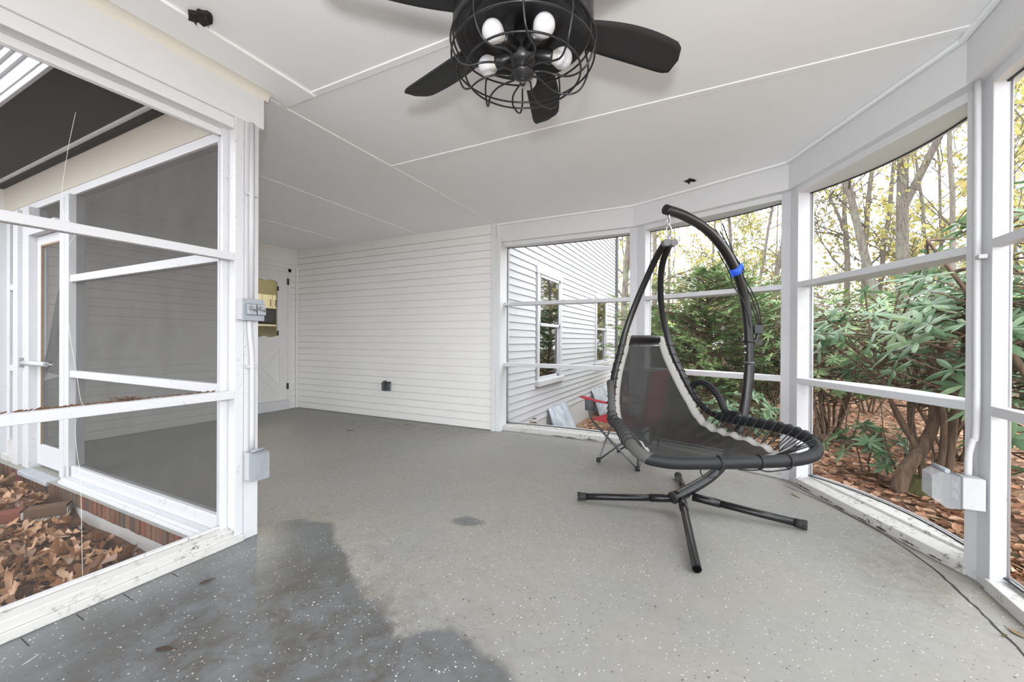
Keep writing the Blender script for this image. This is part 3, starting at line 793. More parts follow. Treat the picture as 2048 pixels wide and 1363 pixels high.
def build_bay():
    wn_ = 5
    for i, (A, B, bu) in enumerate(SEG):
        e = DEP[i]
        w = holder('window_%d' % wn_, ((A[0] + B[0]) / 2, (A[1] + B[1]) / 2, 0)); wn_ += 1
        for zb, zt in ((1.49, 1.53), (0.763, 0.806)):
            b = MB(); bay_piece(b, A, B, bu, 0.085 + e, zb, zt); b.build('rail', M['trim'], parent=w, bevel=0.003)
        b = MB(); bay_piece(b, A, B, bu, 0.11 + e, 0.0, 0.055, -0.012)
        bay_piece(b, A, B, bu, 0.128 + e, 0.0, 0.07, 0.100 + e)
        b.build('sill', M['sill'], parent=w, bevel=0.004)
        if i < 3:
            rq = random.Random(60 + i); T = Vector((B[0] - A[0], B[1] - A[1], 0)); L = T.length; T.normalize(); N = Vector((-T.y, T.x, 0)); b = MB(); x = 0.0
            while x < L - 0.05:
                l = rq.uniform(0.05, 0.22); l = min(l, L - x)
                if rq.random() < (0.75 if i == 2 else 0.45):
                    rows = []; n = max(3, int(l / 0.012)); zz = rq.uniform(0.0, 0.012)
                    for k in range(n + 1):
                        p = Vector((A[0], A[1], 0)) + T * (x + l * k / n) - N * 0.0135; wd = (0.002 + 0.006 * rq.random()) * math.sin(math.pi * (k + 0.3) / (n + 0.6))
                        rows.append([(p.x, p.y, zz + 0.004 - min(wd, 0.004)), (p.x, p.y, zz + 0.004 + wd)])
                    b.grid(rows)
                x += l + rq.uniform(0.0, 0.08)
            b.build('rotten_edge', M['rot'], parent=w)
        b = MB(); bay_piece(b, A, B, bu, 0.12 + e, 2.20, 2.25); b.build('head', M['trim_clean'], parent=w)
        O = arc(A, B, bu, 0.092 + e)
        b = MB(); b.grid([[(p.x, p.y, 0.06) for p in O], [(p.x, p.y, 2.2) for p in O]]); b.build('screen', M['screen'], parent=w)
        b = MB()
        O2 = arc(A, B, bu, 0.089 + e)
        b.tube([(p.x, p.y, 0.073) for p in O2], 0.0045, 6); b.tube([(p.x, p.y, 2.197) for p in O2], 0.0055, 6)
        for p, q in ((O2[0], O2[1]), (O2[-1], O2[-2])):
            v = (q - p).normalized() * 0.006
            b.tube([(p.x + v.x, p.y + v.y, 0.07), (p.x + v.x, p.y + v.y, 2.2)], 0.0045, 6)
        b.build('screen_edge', M['spline'], parent=w)
        b = MB()
        O3 = arc(A, B, bu, 0.1 + e)
        b.tube([(p.x, p.y, 0.082) for p in O3], 0.006, 6)
        for p, q in ((O3[0], O3[1]), (O3[-1], O3[-2])):
            v = (q - p).normalized() * 0.016
            b.tube([(p.x + v.x, p.y + v.y, 0.07), (p.x + v.x, p.y + v.y, 2.2)], 0.005, 6)
        b.build('screen_frame', M['alu'], parent=w)
    # corner posts
    for nme, pts in (('trim_17', [(-0.735, 4.27), (-0.66, 4.268), (-0.575, 4.232), (-0.535, 4.325), (-0.645, 4.385), (-0.735, 4.39)]),
                     ('trim_18', [(0.515, 3.782), (0.570, 3.742), (0.605, 3.662), (0.715, 3.712), (0.655, 3.815), (0.565, 3.895)]),
                     ('trim_19', [(1.079, 2.612), (1.098, 2.555), (1.100, 2.465), (1.162, 2.465), (1.185, 2.575), (1.19, 2.662)]),
                     ('trim_20', [(1.1, -0.9), (1.1, -1.02), (1.215, -1.02), (1.215, -0.9)])):
        b = MB(); b.prism(pts[::-1], 0.0, 2.25); b.build(nme, M['trim'], bevel=0.003, kind='structure')
    # header boards round the bay
    inn = [(-2.31, 4.225), (-0.69, 4.222), (0.548, 3.695), (1.045, 2.535), (1.045, -3.0)]
    out = [(1.24, -3.0), (1.24, 2.62), (0.74, 3.86), (-0.64, 4.42), (-2.31, 4.42)]
    b = MB(); b.prism((inn + out)[::-1], 2.245, CZ)
    b.build('trim_21', M['trim_clean'], bevel=0.003, kind='structure')
    # soft cove between header and ceiling
    b = MB(); inn2 = [(-2.3, 4.195), (-0.70, 4.192), (0.528, 3.67), (1.015, 2.53), (1.015, -3.0)]
    b.prism((inn2 + inn[::-1])[::-1], CZ - 0.02, CZ)
    b.build('trim_22', M['ceiling'], bevel=0.008, kind='structure')
    # roof over the porch with a shallow edge
    b = MB(); b.prism([(-2.6, -3.1), (1.42, -3.1), (1.42, 2.66), (0.86, 3.98), (-0.6, 4.56), (-2.3, 4.56), (-2.3, 4.3), (-5.9, 4.3), (-5.9, 1.3), (-2.6, 1.3)], CZ + 0.16, CZ + 0.24)
    b.build('roof', M['gutter'], kind='structure')
build_bay()

# ------------------------------------------------------------------ house side wall with windows, beyond the bay
HX = -2.24
def build_house_side():
    cuts = [(5.33, 6.47, 0.42, 2.16), (8.70, 9.85, 0.50, 2.14)]
    b = MB(); b.box(HX - 0.16, HX - 0.06, 4.36, 10.9, -0.8, 6.2); b.box(HX - 0.06, HX - 0.001, 4.36, 5.33, -0.8, 6.2); b.box(HX - 0.06, HX - 0.001, 6.47, 8.70, -0.8, 6.2); b.box(HX - 0.06, HX - 0.001, 9.85, 10.9, -0.8, 6.2); b.box(HX - 0.06, HX - 0.001, 5.33, 9.85, 2.16, 6.2); b.box(HX - 0.06, HX - 0.001, 5.33, 9.85, -0.8, 0.42)
    lap(b, (HX, 4.30, 0), (0, 1, 0), (1, 0, 0), 6.55, -0.10, 6.2, 0.0935, 0.018, [(a - 4.30, c - 4.30, z0, z1) for a, c, z0, z1 in cuts], gap=0.009, slope=0.8)
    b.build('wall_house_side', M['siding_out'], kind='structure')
    MB().box(HX - 0.15, HX + 0.004, 4.36, 10.88, -0.9, -0.10).build('wall_foundation', M['foundation'], kind='structure')
    b = MB(); b.box(HX - 0.02, HX + 0.06, 10.82, 10.98, -0.6, 6.2); b.build('trim_23', M['gutter'], kind='structure')
    n = 9
    for (y0, y1, z0, z1) in ((5.36, 6.44, 0.44, 2.14), (8.73, 9.82, 0.53, 2.11)):
        w = holder('window_%d' % n, (HX, (y0 + y1) / 2, z0)); n += 1
        b = MB(); t = 0.085
        b.box(HX - 0.05, HX + 0.035, y0, y0 + t, z0, z1); b.box(HX - 0.05, HX + 0.035, y1 - t, y1, z0, z1); b.box(HX - 0.05, HX + 0.04, y0 - 0.02, y1 + 0.02, z1 - t, z1 + 0.02)
        b.build('window_frame', M['siding_out'], parent=w, bevel=0.003)
        MB().box(HX - 0.02, HX + 0.075, y0 - 0.03, y1 + 0.03, z0 - 0.03, z0 + 0.05).build('window_sill', M['siding_out'], parent=w, bevel=0.006)
        zm = (z0 + z1) / 2 + 0.02
        for za, zb, xo, nm in ((zm - 0.02, z1 - t, 0.0, 'upper_sash'), (z0 + 0.05, zm + 0.02, -0.028, 'lower_sash')):
            b = MB(); s = 0.045; ya, yb = y0 + t, y1 - t
            b.box(HX + xo, HX + xo + 0.025, ya, ya + s, za, zb); b.box(HX + xo, HX + xo + 0.025, yb - s, yb, za, zb); b.box(HX + xo, HX + xo + 0.025, ya, yb, za, za + s); b.box(HX + xo, HX + xo + 0.025, ya, yb, zb - s, zb)
            sa = b.build(nm, M['siding_out'], parent=w, bevel=0.002)
            MB().add([(HX + xo + 0.012, ya, za), (HX + xo + 0.012, yb, za), (HX + xo + 0.012, yb, zb), (HX + xo + 0.012, ya, zb)], [(0, 1, 2, 3)]).build('pane', M['house_glass'], parent=sa)
        MB().box(HX - 0.058, HX - 0.045, y0 + t, y1 - t, z0 + 0.05, z1 - t).build('dark_room_plate', M['appliance'], parent=w)  # black plate: the unlit room's darkness is put into its colour
    # clear covers over the cellar window wells
    for (ya, yb, lab) in ((5.72, 6.72, 'large cloudy plastic cover leaning on the house wall under the nearer window'), (8.3, 9.85, 'cloudy plastic cover against the house wall under the farther window')):
        t = thing('window_well_cover', lab, 'cover', (HX + 0.25, (ya + yb) / 2, -0.55), 'plastic covers over the cellar window wells')
        rows = []
        for k in range(9):
            u = k / 8; x = HX + 0.02 + 0.34 * u; z = 0.02 - 0.56 * u ** 1.3
            ins = 0.10 * (1 - u)
            row = []
            for j in range(13):
                v = j / 12; y = ya + ins + (yb - ya - 2 * ins) * v
                row.append((x - 0.12 * abs(2 * v - 1) ** 2.5 * u, y, z + 0.02 * math.sin(j * 2.1)))
            rows.append(row)
        MB().grid(rows).build('cover_sheet', M['well_cover'], parent=t, solid=0.006)
        MB().tube([(r[0][0], r[0][1], r[0][2] + 0.004) for r in rows] + [(p[0], p[1], p[2] + 0.004) for p in rows[-1][1:]] + [(r[-1][0], r[-1][1], r[-1][2] + 0.004) for r in rows[::-1][1:]], 0.01, 6).build('cover_rim', M['well_cover'], parent=t)
    t = thing('hose_bib', 'small worn metal water tap on the white outdoor siding low by the sill', 'tap', (HX + 0.02, 5.17, -0.09))
    MB().lathe([(0.0, 0.0), (0.035, 0.0), (0.035, 0.01), (0.014, 0.012), (0.014, 0.07), (0.02, 0.075), (0.02, 0.10), (0.0, 0.102)], (HX + 0.016, 5.17, -0.07), 14, (1, 0, 0)).build('tap_body', M['brass'], parent=t)
    MB().tube([(HX + 0.09, 5.17, -0.07), (HX + 0.12, 5.17, -0.09), (HX + 0.13, 5.17, -0.14)], 0.014, 10).build('spout', M['brass'], parent=t)
    MB().lathe([(0.0, 0.0), (0.028, 0.002), (0.03, 0.01), (0.0, 0.014)], (HX + 0.07, 5.17, -0.02), 12).build('tap_handle', M['hinge'], parent=t)
build_house_side()

# ------------------------------------------------------------------ ground
def gz(x, y):
    s = np.clip((y - 4.2) / 2.0, 0, 1); q = np.clip((-x) / 1.4, 0, 1)
    s = s * s * (3 - 2 * s); q = q * q * (3 - 2 * q)
    return -0.16 - 0.36 * s * q + 0.03 * np.sin(x * 1.7 + 0.6) * np.cos(y * 1.3) - 0.012 * np.maximum(y - 9, 0)
def build_ground():
    b = MB()
    xs = np.concatenate([np.linspace(-40, -4, 19), np.linspace(-3.5, 8, 60), np.linspace(9, 50, 22)])
    ys = np.concatenate([np.linspace(-12, 1.5, 10), np.linspace(2.0, 12, 56), np.linspace(13, 80, 24)])
    rows = [[(x, y, float(gz(x, y))) for x in xs] for y in ys]
    # under the house and court the ground is kept well below
    rows = [[(x, y, (z - 0.45 if (x < -2.45 and y < 11 and (y > 4 or y < 1.5)) else (z - 0.35 if (x < 1.1 and y < 4.4) else z))) for (x, y, z) in r] for r in rows]
    b.grid(rows); b.build('ground', M['forest_floor'], kind='structure')
    # courtyard bed: upper terrace and lower bed
    b = MB(); rows = []
    for y in np.linspace(-3.2, 1.2, 24):
        r = []
        for x in np.linspace(-5.98, -2.34, 34):
            edge = -3.93 + (1.25 - y) * -0.62
            t = 1 / (1 + math.exp((x - edge) * 30))
            z = -0.185 + 0.085 * t + 0.012 * math.sin(7 * x) * math.cos(6 * y)
            if x > -2.55: z -= 0.02
            r.append((x, y, z))
        rows.append(r)
    b.grid(rows); b.build('ground_court', M['bed_soil'], kind='structure')
build_ground()

# ------------------------------------------------------------------ leaf litter
def oak_template(curl, roll, seed):
    r = random.Random(seed); n = 9; V = []; F = []
    for i in range(n):
        u = i / (n - 1)
        w = 0.235 * math.sin(math.pi * min(1, u * 0.9 + 0.08)) * (1.0 if i % 2 else 0.42)
        if i == 0: w = 0.012
        if i == n - 1: w = 0.03
        z = curl * (u - 0.45) ** 2 + roll * 0.08 * math.sin(3 * u + seed)
        for s in (-1, 0, 1):
            ww = w * s * (0.85 + 0.3 * r.random())
            zz = z + roll * abs(s) * w * 0.9 + 0.02 * (r.random() - 0.5)
            sw = 0.09 * (1 if i % 2 else 0)
            V.append((u - 0.5 + sw * abs(s), ww, zz))
    for i in range(n - 1):
        for k in range(2):
            a = i * 3 + k; F.append((a, a + 1, a + 4, a + 3))
    V += [(-0.5, -0.01, V[1][2]), (-0.5, 0.01, V[1][2]), (-0.72, 0.0, V[1][2] + 0.05)]
    F.append((27, 28, 29)); return V, F
def rand_rot(n, tilt):
    a = NP.uniform(0, 2 * np.pi, n)
    d = np.stack([np.cos(a), np.sin(a), NP.normal(0, tilt, n)], 1)
    u = np.stack([NP.normal(0, tilt, n), NP.normal(0, tilt, n), np.ones(n)], 1)
    return frames(d, u)
def merge_scatter(name, parts, mat, smooth=True):
    V = []; F = []; k = 0
    mb = MB(); allv = []; sizes = []; idx = []
    for tmpl, faces, pos, rot, scl in parts:
        tmpl = np.asarray(tmpl); n = len(pos)
        vv = (np.einsum('nij,kj->nki', rot, tmpl) * scl[:, None, None] + pos[:, None, :]).reshape(-1, 3)
        sz = np.array([len(f) for f in faces]); fl = np.concatenate([np.array(f) for f in faces])
        idx.append((fl[None, :] + (np.arange(n) * len(tmpl))[:, None]).ravel() + k); sizes.append(np.tile(sz, n)); allv.append(vv); k += len(vv)
    V = np.concatenate(allv); idx = np.concatenate(idx); tot = np.concatenate(sizes); start = np.concatenate([[0], np.cumsum(tot)[:-1]])
    me = bpy.data.meshes.new(name)
    me.vertices.add(len(V)); me.vertices.foreach_set('co', V.ravel())
    me.loops.add(len(idx)); me.loops.foreach_set('vertex_index', idx.astype(np.int32))
    me.polygons.add(len(tot)); me.polygons.foreach_set('loop_start', start.astype(np.int32)); me.polygons.foreach_set('loop_total', tot.astype(np.int32))
    me.polygons.foreach_set('use_smooth', np.full(len(tot), smooth))
    me.materials.append(mat); me.update(calc_edges=True); me.validate()
    o = bpy.data.objects.new(name, me); COL.objects.link(o); return o
def build_litter():
    parts = []
    N = 4300; x = NP.uniform(-5.84, -2.46, N); y = NP.uniform(-1.6, 1.08, N)
    edge = -3.93 + (1.25 - y) * -0.62
    t = 1 / (1 + np.exp((x - edge) * 30))
    z = -0.175 + 0.085 * t + NP.uniform(0, 0.045, N)
    ok = ~((np.abs(x - edge) < 0.10) & (y > -0.4) & (NP.uniform(0, 1, N) > 0.05))
    x, y, z = x[ok], y[ok], z[ok]; n = len(x)
    which = NP.integers(0, 6, n)
    for k in range(6):
        m = which == k; V, F = oak_template((0.7, 1.4, -0.8, 0.4, 1.8, -1.2)[k], (0.8, 1.2, 0.6, -0.7, 1.5, 1.0)[k], k + 1)
        parts.append((V, F, np.stack([x[m], y[m], z[m]], 1), rand_rot(m.sum(), 0.5), NP.uniform(0.085, 0.175, m.sum())))
    o = merge_scatter('leaf_litter', parts, M['oak_leaf'])
    tag(o, 'curled brown oak leaves heaped in the courtyard bed beyond the left screen', 'leaves', kind='stuff')
    # woodland floor
    parts = []
    V = [(-0.5, 0, 0), (-0.15, -0.28, 0.06), (0.2, -0.24, 0.09), (0.5, 0, 0.02), (0.2, 0.24, 0.09), (-0.15, 0.28, 0.06), (0.02, 0, -0.02)]
    F = [(0, 1, 6), (1, 2, 6), (2, 3, 6), (3, 4, 6), (4, 5, 6), (5, 0, 6)]
    N = 12500
    a = NP.uniform(math.radians(55), math.radians(112), N); d = 3.4 + 13 * NP.uniform(0, 1, N) ** 1.7
    x = d * np.cos(a); y = d * np.sin(a)
    ok = (y > 4.55) | (x > 1.3) | ((x > 0.75) & (y > 3.75)); ok &= ~((x < -2.1))
    ok &= ~((x < 1.3) & (x > 0.4) & (y < 4.0) & (x + 0.45 * y < 2.52))
    x, y = x[ok], y[ok]; n = len(x)
    z = gz(x, y) + NP.uniform(0.0, 0.03, n)
    parts.append((V, F, np.stack([x, y, z], 1), rand_rot(n, 0.3), NP.uniform(0.05, 0.105, n)))
    o = merge_scatter('leaf_litter', parts, M['wood_leaf'], False)
    tag(o, 'fallen tan leaves covering the woodland ground outside the right screens', 'leaves', kind='stuff')
build_litter()

# brick edging between the two beds
t = thing('brick_edging', 'low red brick edging crossing the leafy courtyard bed', 'edging', (-4.2, 0.7, -0.15))
b = MB(); rr = random.Random(4)
d = Vector((-0.62, -1.0, 0)).normalized(); nrm = Vector((d.y, -d.x, 0))
for k in range(12):
    c = Vector((-3.98, 1.16, -0.095)) + d * (0.105 + k * 0.213)
    b.obox(c + Vector((0, 0, rr.uniform(-0.004, 0.004))), d, nrm, (0, 0, 1), 0.1, 0.046, 0.034, 0)
b.build('brick_row', M['brick'], parent=t, bevel=0.004)
b = MB(); b.obox(Vector((-3.98, 1.16, -0.115)) + d * 1.27, d, nrm, (0, 0, 1), 1.27, 0.042, 0.035)
b.build('mortar_bed', M['brick_mortar'], parent=t)


# ------------------------------------------------------------------ ceiling fan
def build_fan():
    cx, cy = -0.575, 1.25
    t = thing('ceiling_fan', 'black caged ceiling fan with six blades and five white bulbs', 'ceiling fan', (cx, cy, CZ))
    MB().lathe([(0.0, CZ), (0.135, CZ), (0.14, CZ - 0.02), (0.12, CZ - 0.10), (0.11, CZ - 0.155), (0.0, CZ - 0.155)], (cx, cy, 0), 40).build('mounting_canopy', M['fan_black'], parent=t)
    MB().lathe([(0.0, 2.315), (0.15, 2.31), (0.215, 2.285), (0.236, 2.24), (0.238, 2.15), (0.232, 2.118), (0.222, 2.110), (0.214, 2.116), (0.206, 2.128), (0.196, 2.124), (0.190, 2.132), (0.160, 2.146), (0.118, 2.15), (0.112, 2.142), (0.066, 2.146), (0.0, 2.146)], (cx, cy, 0), 64).build('motor_housing', M['fan_black'], parent=t)
    for k in range(6):
        a = math.radians(44 + 60 * k); c, s = math.cos(a), math.sin(a)
        def P(r, w, dz=0.0):
            tw = math.radians(-12); return (cx + r * c - w * math.cos(tw) * s, cy + r * s + w * math.cos(tw) * c, 2.172 + w * math.sin(tw) + dz)
        top = []; n = 18
        rs = [0.20 + 0.44 * i / n for i in range(n + 1)]
        for i, r in enumerate(rs):
            u = i / n
            e2 = -0.048 - 0.034 * math.sin(math.pi * min(1, u * 0.95)) ** 0.8
            e1 = 0.046 + 0.018 * u
            if u > 0.9: e2 += 0.05 * ((u - 0.9) / 0.1) ** 2; e1 -= 0.012 * ((u - 0.9) / 0.1) ** 2
            top.append((r, e1, e2))
        bl = MB()
        bl.grid([[P(r, e2 + (e1 - e2) * j / 6) for j in range(7)] for r, e1, e2 in top])
        ob = bl.build('blade', M['blade'], parent=t, solid=0.008)
    col = MB(); col.lathe([(0.0, 2.146), (0.03, 2.146), (0.032, 2.10), (0.042, 2.09), (0.044, 2.035), (0.034, 2.022), (0.016, 2.015), (0.014, 1.99), (0.0, 1.99)], (cx, cy, 0), 28); col.build('light_column', M['fan_black'], parent=t)
    for k in range(5):
        a = math.radians(35 + 72 * k); ax = Vector((math.cos(a), math.sin(a), -0.02)).normalized(); o = Vector((cx, cy, 2.062))
        so = MB().lathe([(0.0, 0.03), (0.021, 0.03), (0.022, 0.085), (0.024, 0.09), (0.024, 0.10), (0.0, 0.10)], o, 20, ax).build('light_socket', M['fan_black'], parent=t)
        bb = MB().lathe([(0.0, 0.096), (0.016, 0.096), (0.0175, 0.10), (0.0235, 0.112), (0.0275, 0.118)], o, 24, ax, 1)
        bb.lathe([(0.0275, 0.118)] + [(0.0345 * math.sin(q), 0.139 - 0.0345 * math.cos(q)) for q in np.linspace(0.92, math.pi, 12)], o, 28, ax, 0)
        bb.build('bulb', [M['bulb'], M['bulb_base']], parent=so)
    cg = MB()
    for r, z in ((0.242, 2.036), (0.196, 1.986), (0.236, 2.10)):
        cg.tube([(cx + r * math.cos(a), cy + r * math.sin(a), z) for a in np.linspace(0, 2 * math.pi, 72, endpoint=False)], 0.0034, 8, closed=True)
    for k in range(10):
        a0 = 2 * math.pi * k / 10 + 0.12
        prof = [(0.236, 2.118, 0), (0.247, 2.07, 0), (0.243, 2.03, 0.0), (0.222, 1.985, 0.03), (0.192, 1.968, 0.10), (0.155, 1.974, 0.24), (0.115, 1.985, 0.30), (0.078, 1.992, 0.22), (0.050, 1.992, 0.10), (0.026, 1.99, 0.20)]
        cg.tube(catmull([(cx + r * math.cos(a0 + d), cy + r * math.sin(a0 + d), z) for r, z, d in prof], 5), 0.0034, 8)
    cg.build('cage', M['cage'], parent=t)
    MB().lathe([(0.0, 2.003), (0.034, 2.001), (0.039, 1.995), (0.038, 1.986), (0.024, 1.981), (0.021, 1.974), (0.010, 1.971), (0.008, 1.967), (0.0105, 1.962), (0.0105, 1.956), (0.007, 1.951), (0.0, 1.950)], (cx, cy, 0), 24).build('finial', M['fan_black'], parent=t)
build_fan()

# ------------------------------------------------------------------ swing stand
def build_stand():
    t = thing('swing_stand', 'black steel C-shaped stand on four spread legs carrying the lounge swing', 'swing stand', (-0.15, 2.80, 0))
    path = [(-0.185, 2.757, 0.085), (-0.104, 2.857, 0.112), (-0.01, 2.973, 0.152), (0.065, 3.066, 0.205), (0.125, 3.14, 0.285), (0.172, 3.198, 0.38), (0.208, 3.242, 0.485), (0.234, 3.274, 0.60), (0.252, 3.296, 0.72), (0.263, 3.31, 0.84), (0.267, 3.314, 0.925)]
    up = [(0.267, 3.314, 0.925), (0.266, 3.312, 1.02), (0.261, 3.307, 1.12), (0.25, 3.294, 1.24), (0.229, 3.268, 1.39), (0.189, 3.219, 1.527), (0.149, 3.17, 1.614), (0.099, 3.108, 1.70), (0.044, 3.04, 1.77), (-0.016, 2.965, 1.824), (-0.081, 2.885, 1.862), (-0.165, 2.78, 1.892), (-0.245, 2.682, 1.904)]
    MB().tube(catmull(path, 6), 0.0335, 22).build('lower_pole', M['black_metal'], parent=t)
    MB().tube(catmull(up, 6), 0.031, 22).build('upper_pole', M['black_metal'], parent=t)
    b = MB(); b.tube([(0.2665, 3.3135, 0.922), (0.2668, 3.3138, 0.936)], 0.0345, 22); b.build('pole_joint', M['grey_metal'], parent=t)
    v = Vector((-0.03, 2.98, 0)) - Vector((-0.35, 3.0, 0))
    for z in (1.00, 1.045):
        MB().lathe([(0.0, 0.0), (0.009, 0.0), (0.008, 0.006), (0.0, 0.009)], (0.238, 3.286, z), 10, (-0.62, -0.78, 0)).build('bolt', M['chain'], parent=t)
    legs = [((-0.175, 2.775, 0.072), (-0.775, 2.640, 0.026), True), ((-0.145, 2.79, 0.070), (-0.040, 2.045, 0.026), False), ((-0.085, 2.84, 0.075), (0.505, 2.815, 0.026), True), ((-0.12, 2.85, 0.080), (-0.205, 3.40, 0.026), True)]
    for s, e, cap in legs:
        s = Vector(s); e = Vector(e); d = (e - s).normalized(); k = s + d * 0.16
        lb = MB(); lb.tube([k - d * 0.03, e], 0.0215, 18, caps=cap); 
        if not cap:
            lb.tube([e, e - d * 0.05], 0.0185, 18, caps=False); lb.lathe([(0.0215, 0.0), (0.0185, 0.0)], e, 18, d); lb.lathe([(0.0185, 0), (0, 0)], e - d * 0.05, 18, d)
        lo = lb.build('leg', M['black_metal'], parent=t)
        sb = MB(); sb.tube([s, k], 0.025, 18); sb.build('leg_socket', M['black_metal'], parent=t)
        if cap:
            cb = MB(); cb.tube([e - d * 0.045, e + d * 0.01], 0.0258, 8)
            for q in range(9):
                a = q * math.pi / 4.5; U = d.orthogonal().normalized(); W = d.cross(U)
                off = 0.0245 * (math.cos(a) * U + math.sin(a) * W)
                cb.tube([e - d * 0.012 + off, e + d * 0.0125 + off], 0.0038, 6)
            cb.build('foot_cap', M['rubber'], parent=lo)
    b = MB(); b.tube([(-0.198, 2.741, 0.079), (-0.186, 2.756, 0.085)], 0.037, 22); b.build('end_cap', M['rubber'], parent=t)
    # clamp, control box, wires and tape on the upper pole
    b = MB(); b.tube([(0.2655, 3.3115, 1.072), (0.2645, 3.3105, 1.086)], 0.036, 20)
    sd = Vector((0.8985, 0.4388, 0)); b.obox((0.265 + sd.x * 0.058, 3.31 + sd.y * 0.058, 1.076), sd, (0, 0, 1), sd.cross(Vector((0, 0, 1))), 0.026, 0.02, 0.014)
    b.tube([(0.265 - sd.x * 0.06, 3.31 - sd.y * 0.06, 1.082), (0.265 - sd.x * 0.03, 3.31 - sd.y * 0.03, 1.08)], 0.006, 8)
    b.build('clamp', M['black_metal'], parent=t)
    cb = Vector((0.262, 3.308, 1.165)) + sd * 0.062
    b = MB(); b.obox(cb, sd, (0, 0, 1), sd.cross(Vector((0, 0, 1))), 0.033, 0.031, 0.02); b.tube([cb - Vector((0, 0, 0.03)), cb - Vector((0, 0, 0.09)) - sd * 0.005], 0.014, 12)
    b.build('bracket_box', M['black_metal'], parent=t, bevel=0.003)
    td = Vector((0.149 - 0.189, 3.17 - 3.219, 1.614 - 1.527)).normalized(); tp = Vector((0.170, 3.196, 1.571)); fr = Vector((0.4388, -0.8985, 0))
    b = MB(); b.tube([tp - td * 0.026, tp + td * 0.026], 0.0335, 24, caps=False)
    sx = (sd - td * sd.dot(td)).normalized()
    pts = [(-0.034, 0.0), (-0.052, 0.004), (0.034, 0.0), (0.058, 0.003)]
    b.add([tp + sx * 0.03 - td * 0.026 + fr * 0.012, tp + sx * 0.056 - td * 0.018 + fr * 0.006, tp + sx * 0.058 + td * 0.03 + fr * 0.006, tp + sx * 0.03 + td * 0.028 + fr * 0.012], [(0, 1, 2, 3)])
    b.add([tp - sx * 0.03 - td * 0.028 + fr * 0.012, tp - sx * 0.05 - td * 0.026 + fr * 0.006, tp - sx * 0.042 + td * 0.02 + fr * 0.006, tp - sx * 0.03 + td * 0.024 + fr * 0.012], [(0, 1, 2, 3)])
    o = b.build('tape', M['tape'], parent=t, solid=0.0015); o['label'] = 'blue tape'
    tops = [(0.04, 3.13, 1.86), (0.07, 3.14, 1.845), (0.085, 3.15, 1.90)]
    for i, tpz in enumerate(tops):
        w0 = cb + sd * (0.028 - 0.01 * i) + Vector((0, 0, 0.03)); mid = tp + sx * (0.047 - 0.012 * i) + fr * 0.004
        MB().tube(catmull([w0, w0 * 0.6 + mid * 0.4 + sd * (0.022 - 0.014 * i), mid - Vector((0, 0, 0.06)) + sd * 0.008, mid, Vector(tpz)], 8), 0.0042, 6).build('wire', M['cord'], parent=t)
    w0 = cb - sd * 0.05 + Vector((0, 0, -0.05)); m1 = tp - sx * 0.046 + fr * 0.008
    MB().tube(catmull([w0 + fr * 0.02, Vector((0.225, 3.262, 1.33)) + fr * 0.034 - sd * 0.01, m1 - Vector((0, 0, 0.07)) + sd * 0.018, m1, Vector((0.055, 3.05, 1.69))], 8), 0.0042, 6).build('wire', M['cord'], parent=t)
build_stand()

# ------------------------------------------------------------------ hanging lounge
CH_O = Vector((-0.226, 2.728, 0)); CH_A = Vector((0.518, -0.855, 0)).normalized(); CH_W = Vector((0.855, 0.518, 0)).normalized()
ST = [(0.030, 1.700, 0.024), (-0.035, 1.695, 0.021), (-0.13, 1.625, 0.028), (-0.205, 1.53, 0.045), (-0.275, 1.40, 0.078), (-0.322, 1.26, 0.117), (-0.338, 1.12, 0.160), (-0.326, 0.985, 0.200), (-0.297, 0.87, 0.242), (-0.25, 0.76, 0.279), (-0.19, 0.672, 0.307), (-0.11, 0.612, 0.334), (-0.01, 0.592, 0.360), (0.10, 0.593, 0.384), (0.22, 0.603, 0.406), (0.36, 0.607, 0.436), (0.48, 0.600, 0.462), (0.575, 0.578, 0.470), (0.632, 0.548, 0.445), (0.655, 0.528, 0.395)]
SP = catmull([Vector(p) for p in ST], 10)
def chw(s, z, w): return CH_O + CH_A * s + CH_W * w + Vector((0, 0, z))
def sp_at(u):
    """u in stations"""
    x = max(0.0, min(u * 10, len(SP) - 1.001)); i = int(x); f = x - i
    return SP[i] * (1 - f) + SP[i + 1] * f
def sp_n(u):
    a = sp_at(u - 0.15); b = sp_at(u + 0.15); t = Vector((b.x - a.x, b.y - a.y)).normalized()
    return (t.y, -t.x)     # behind / below
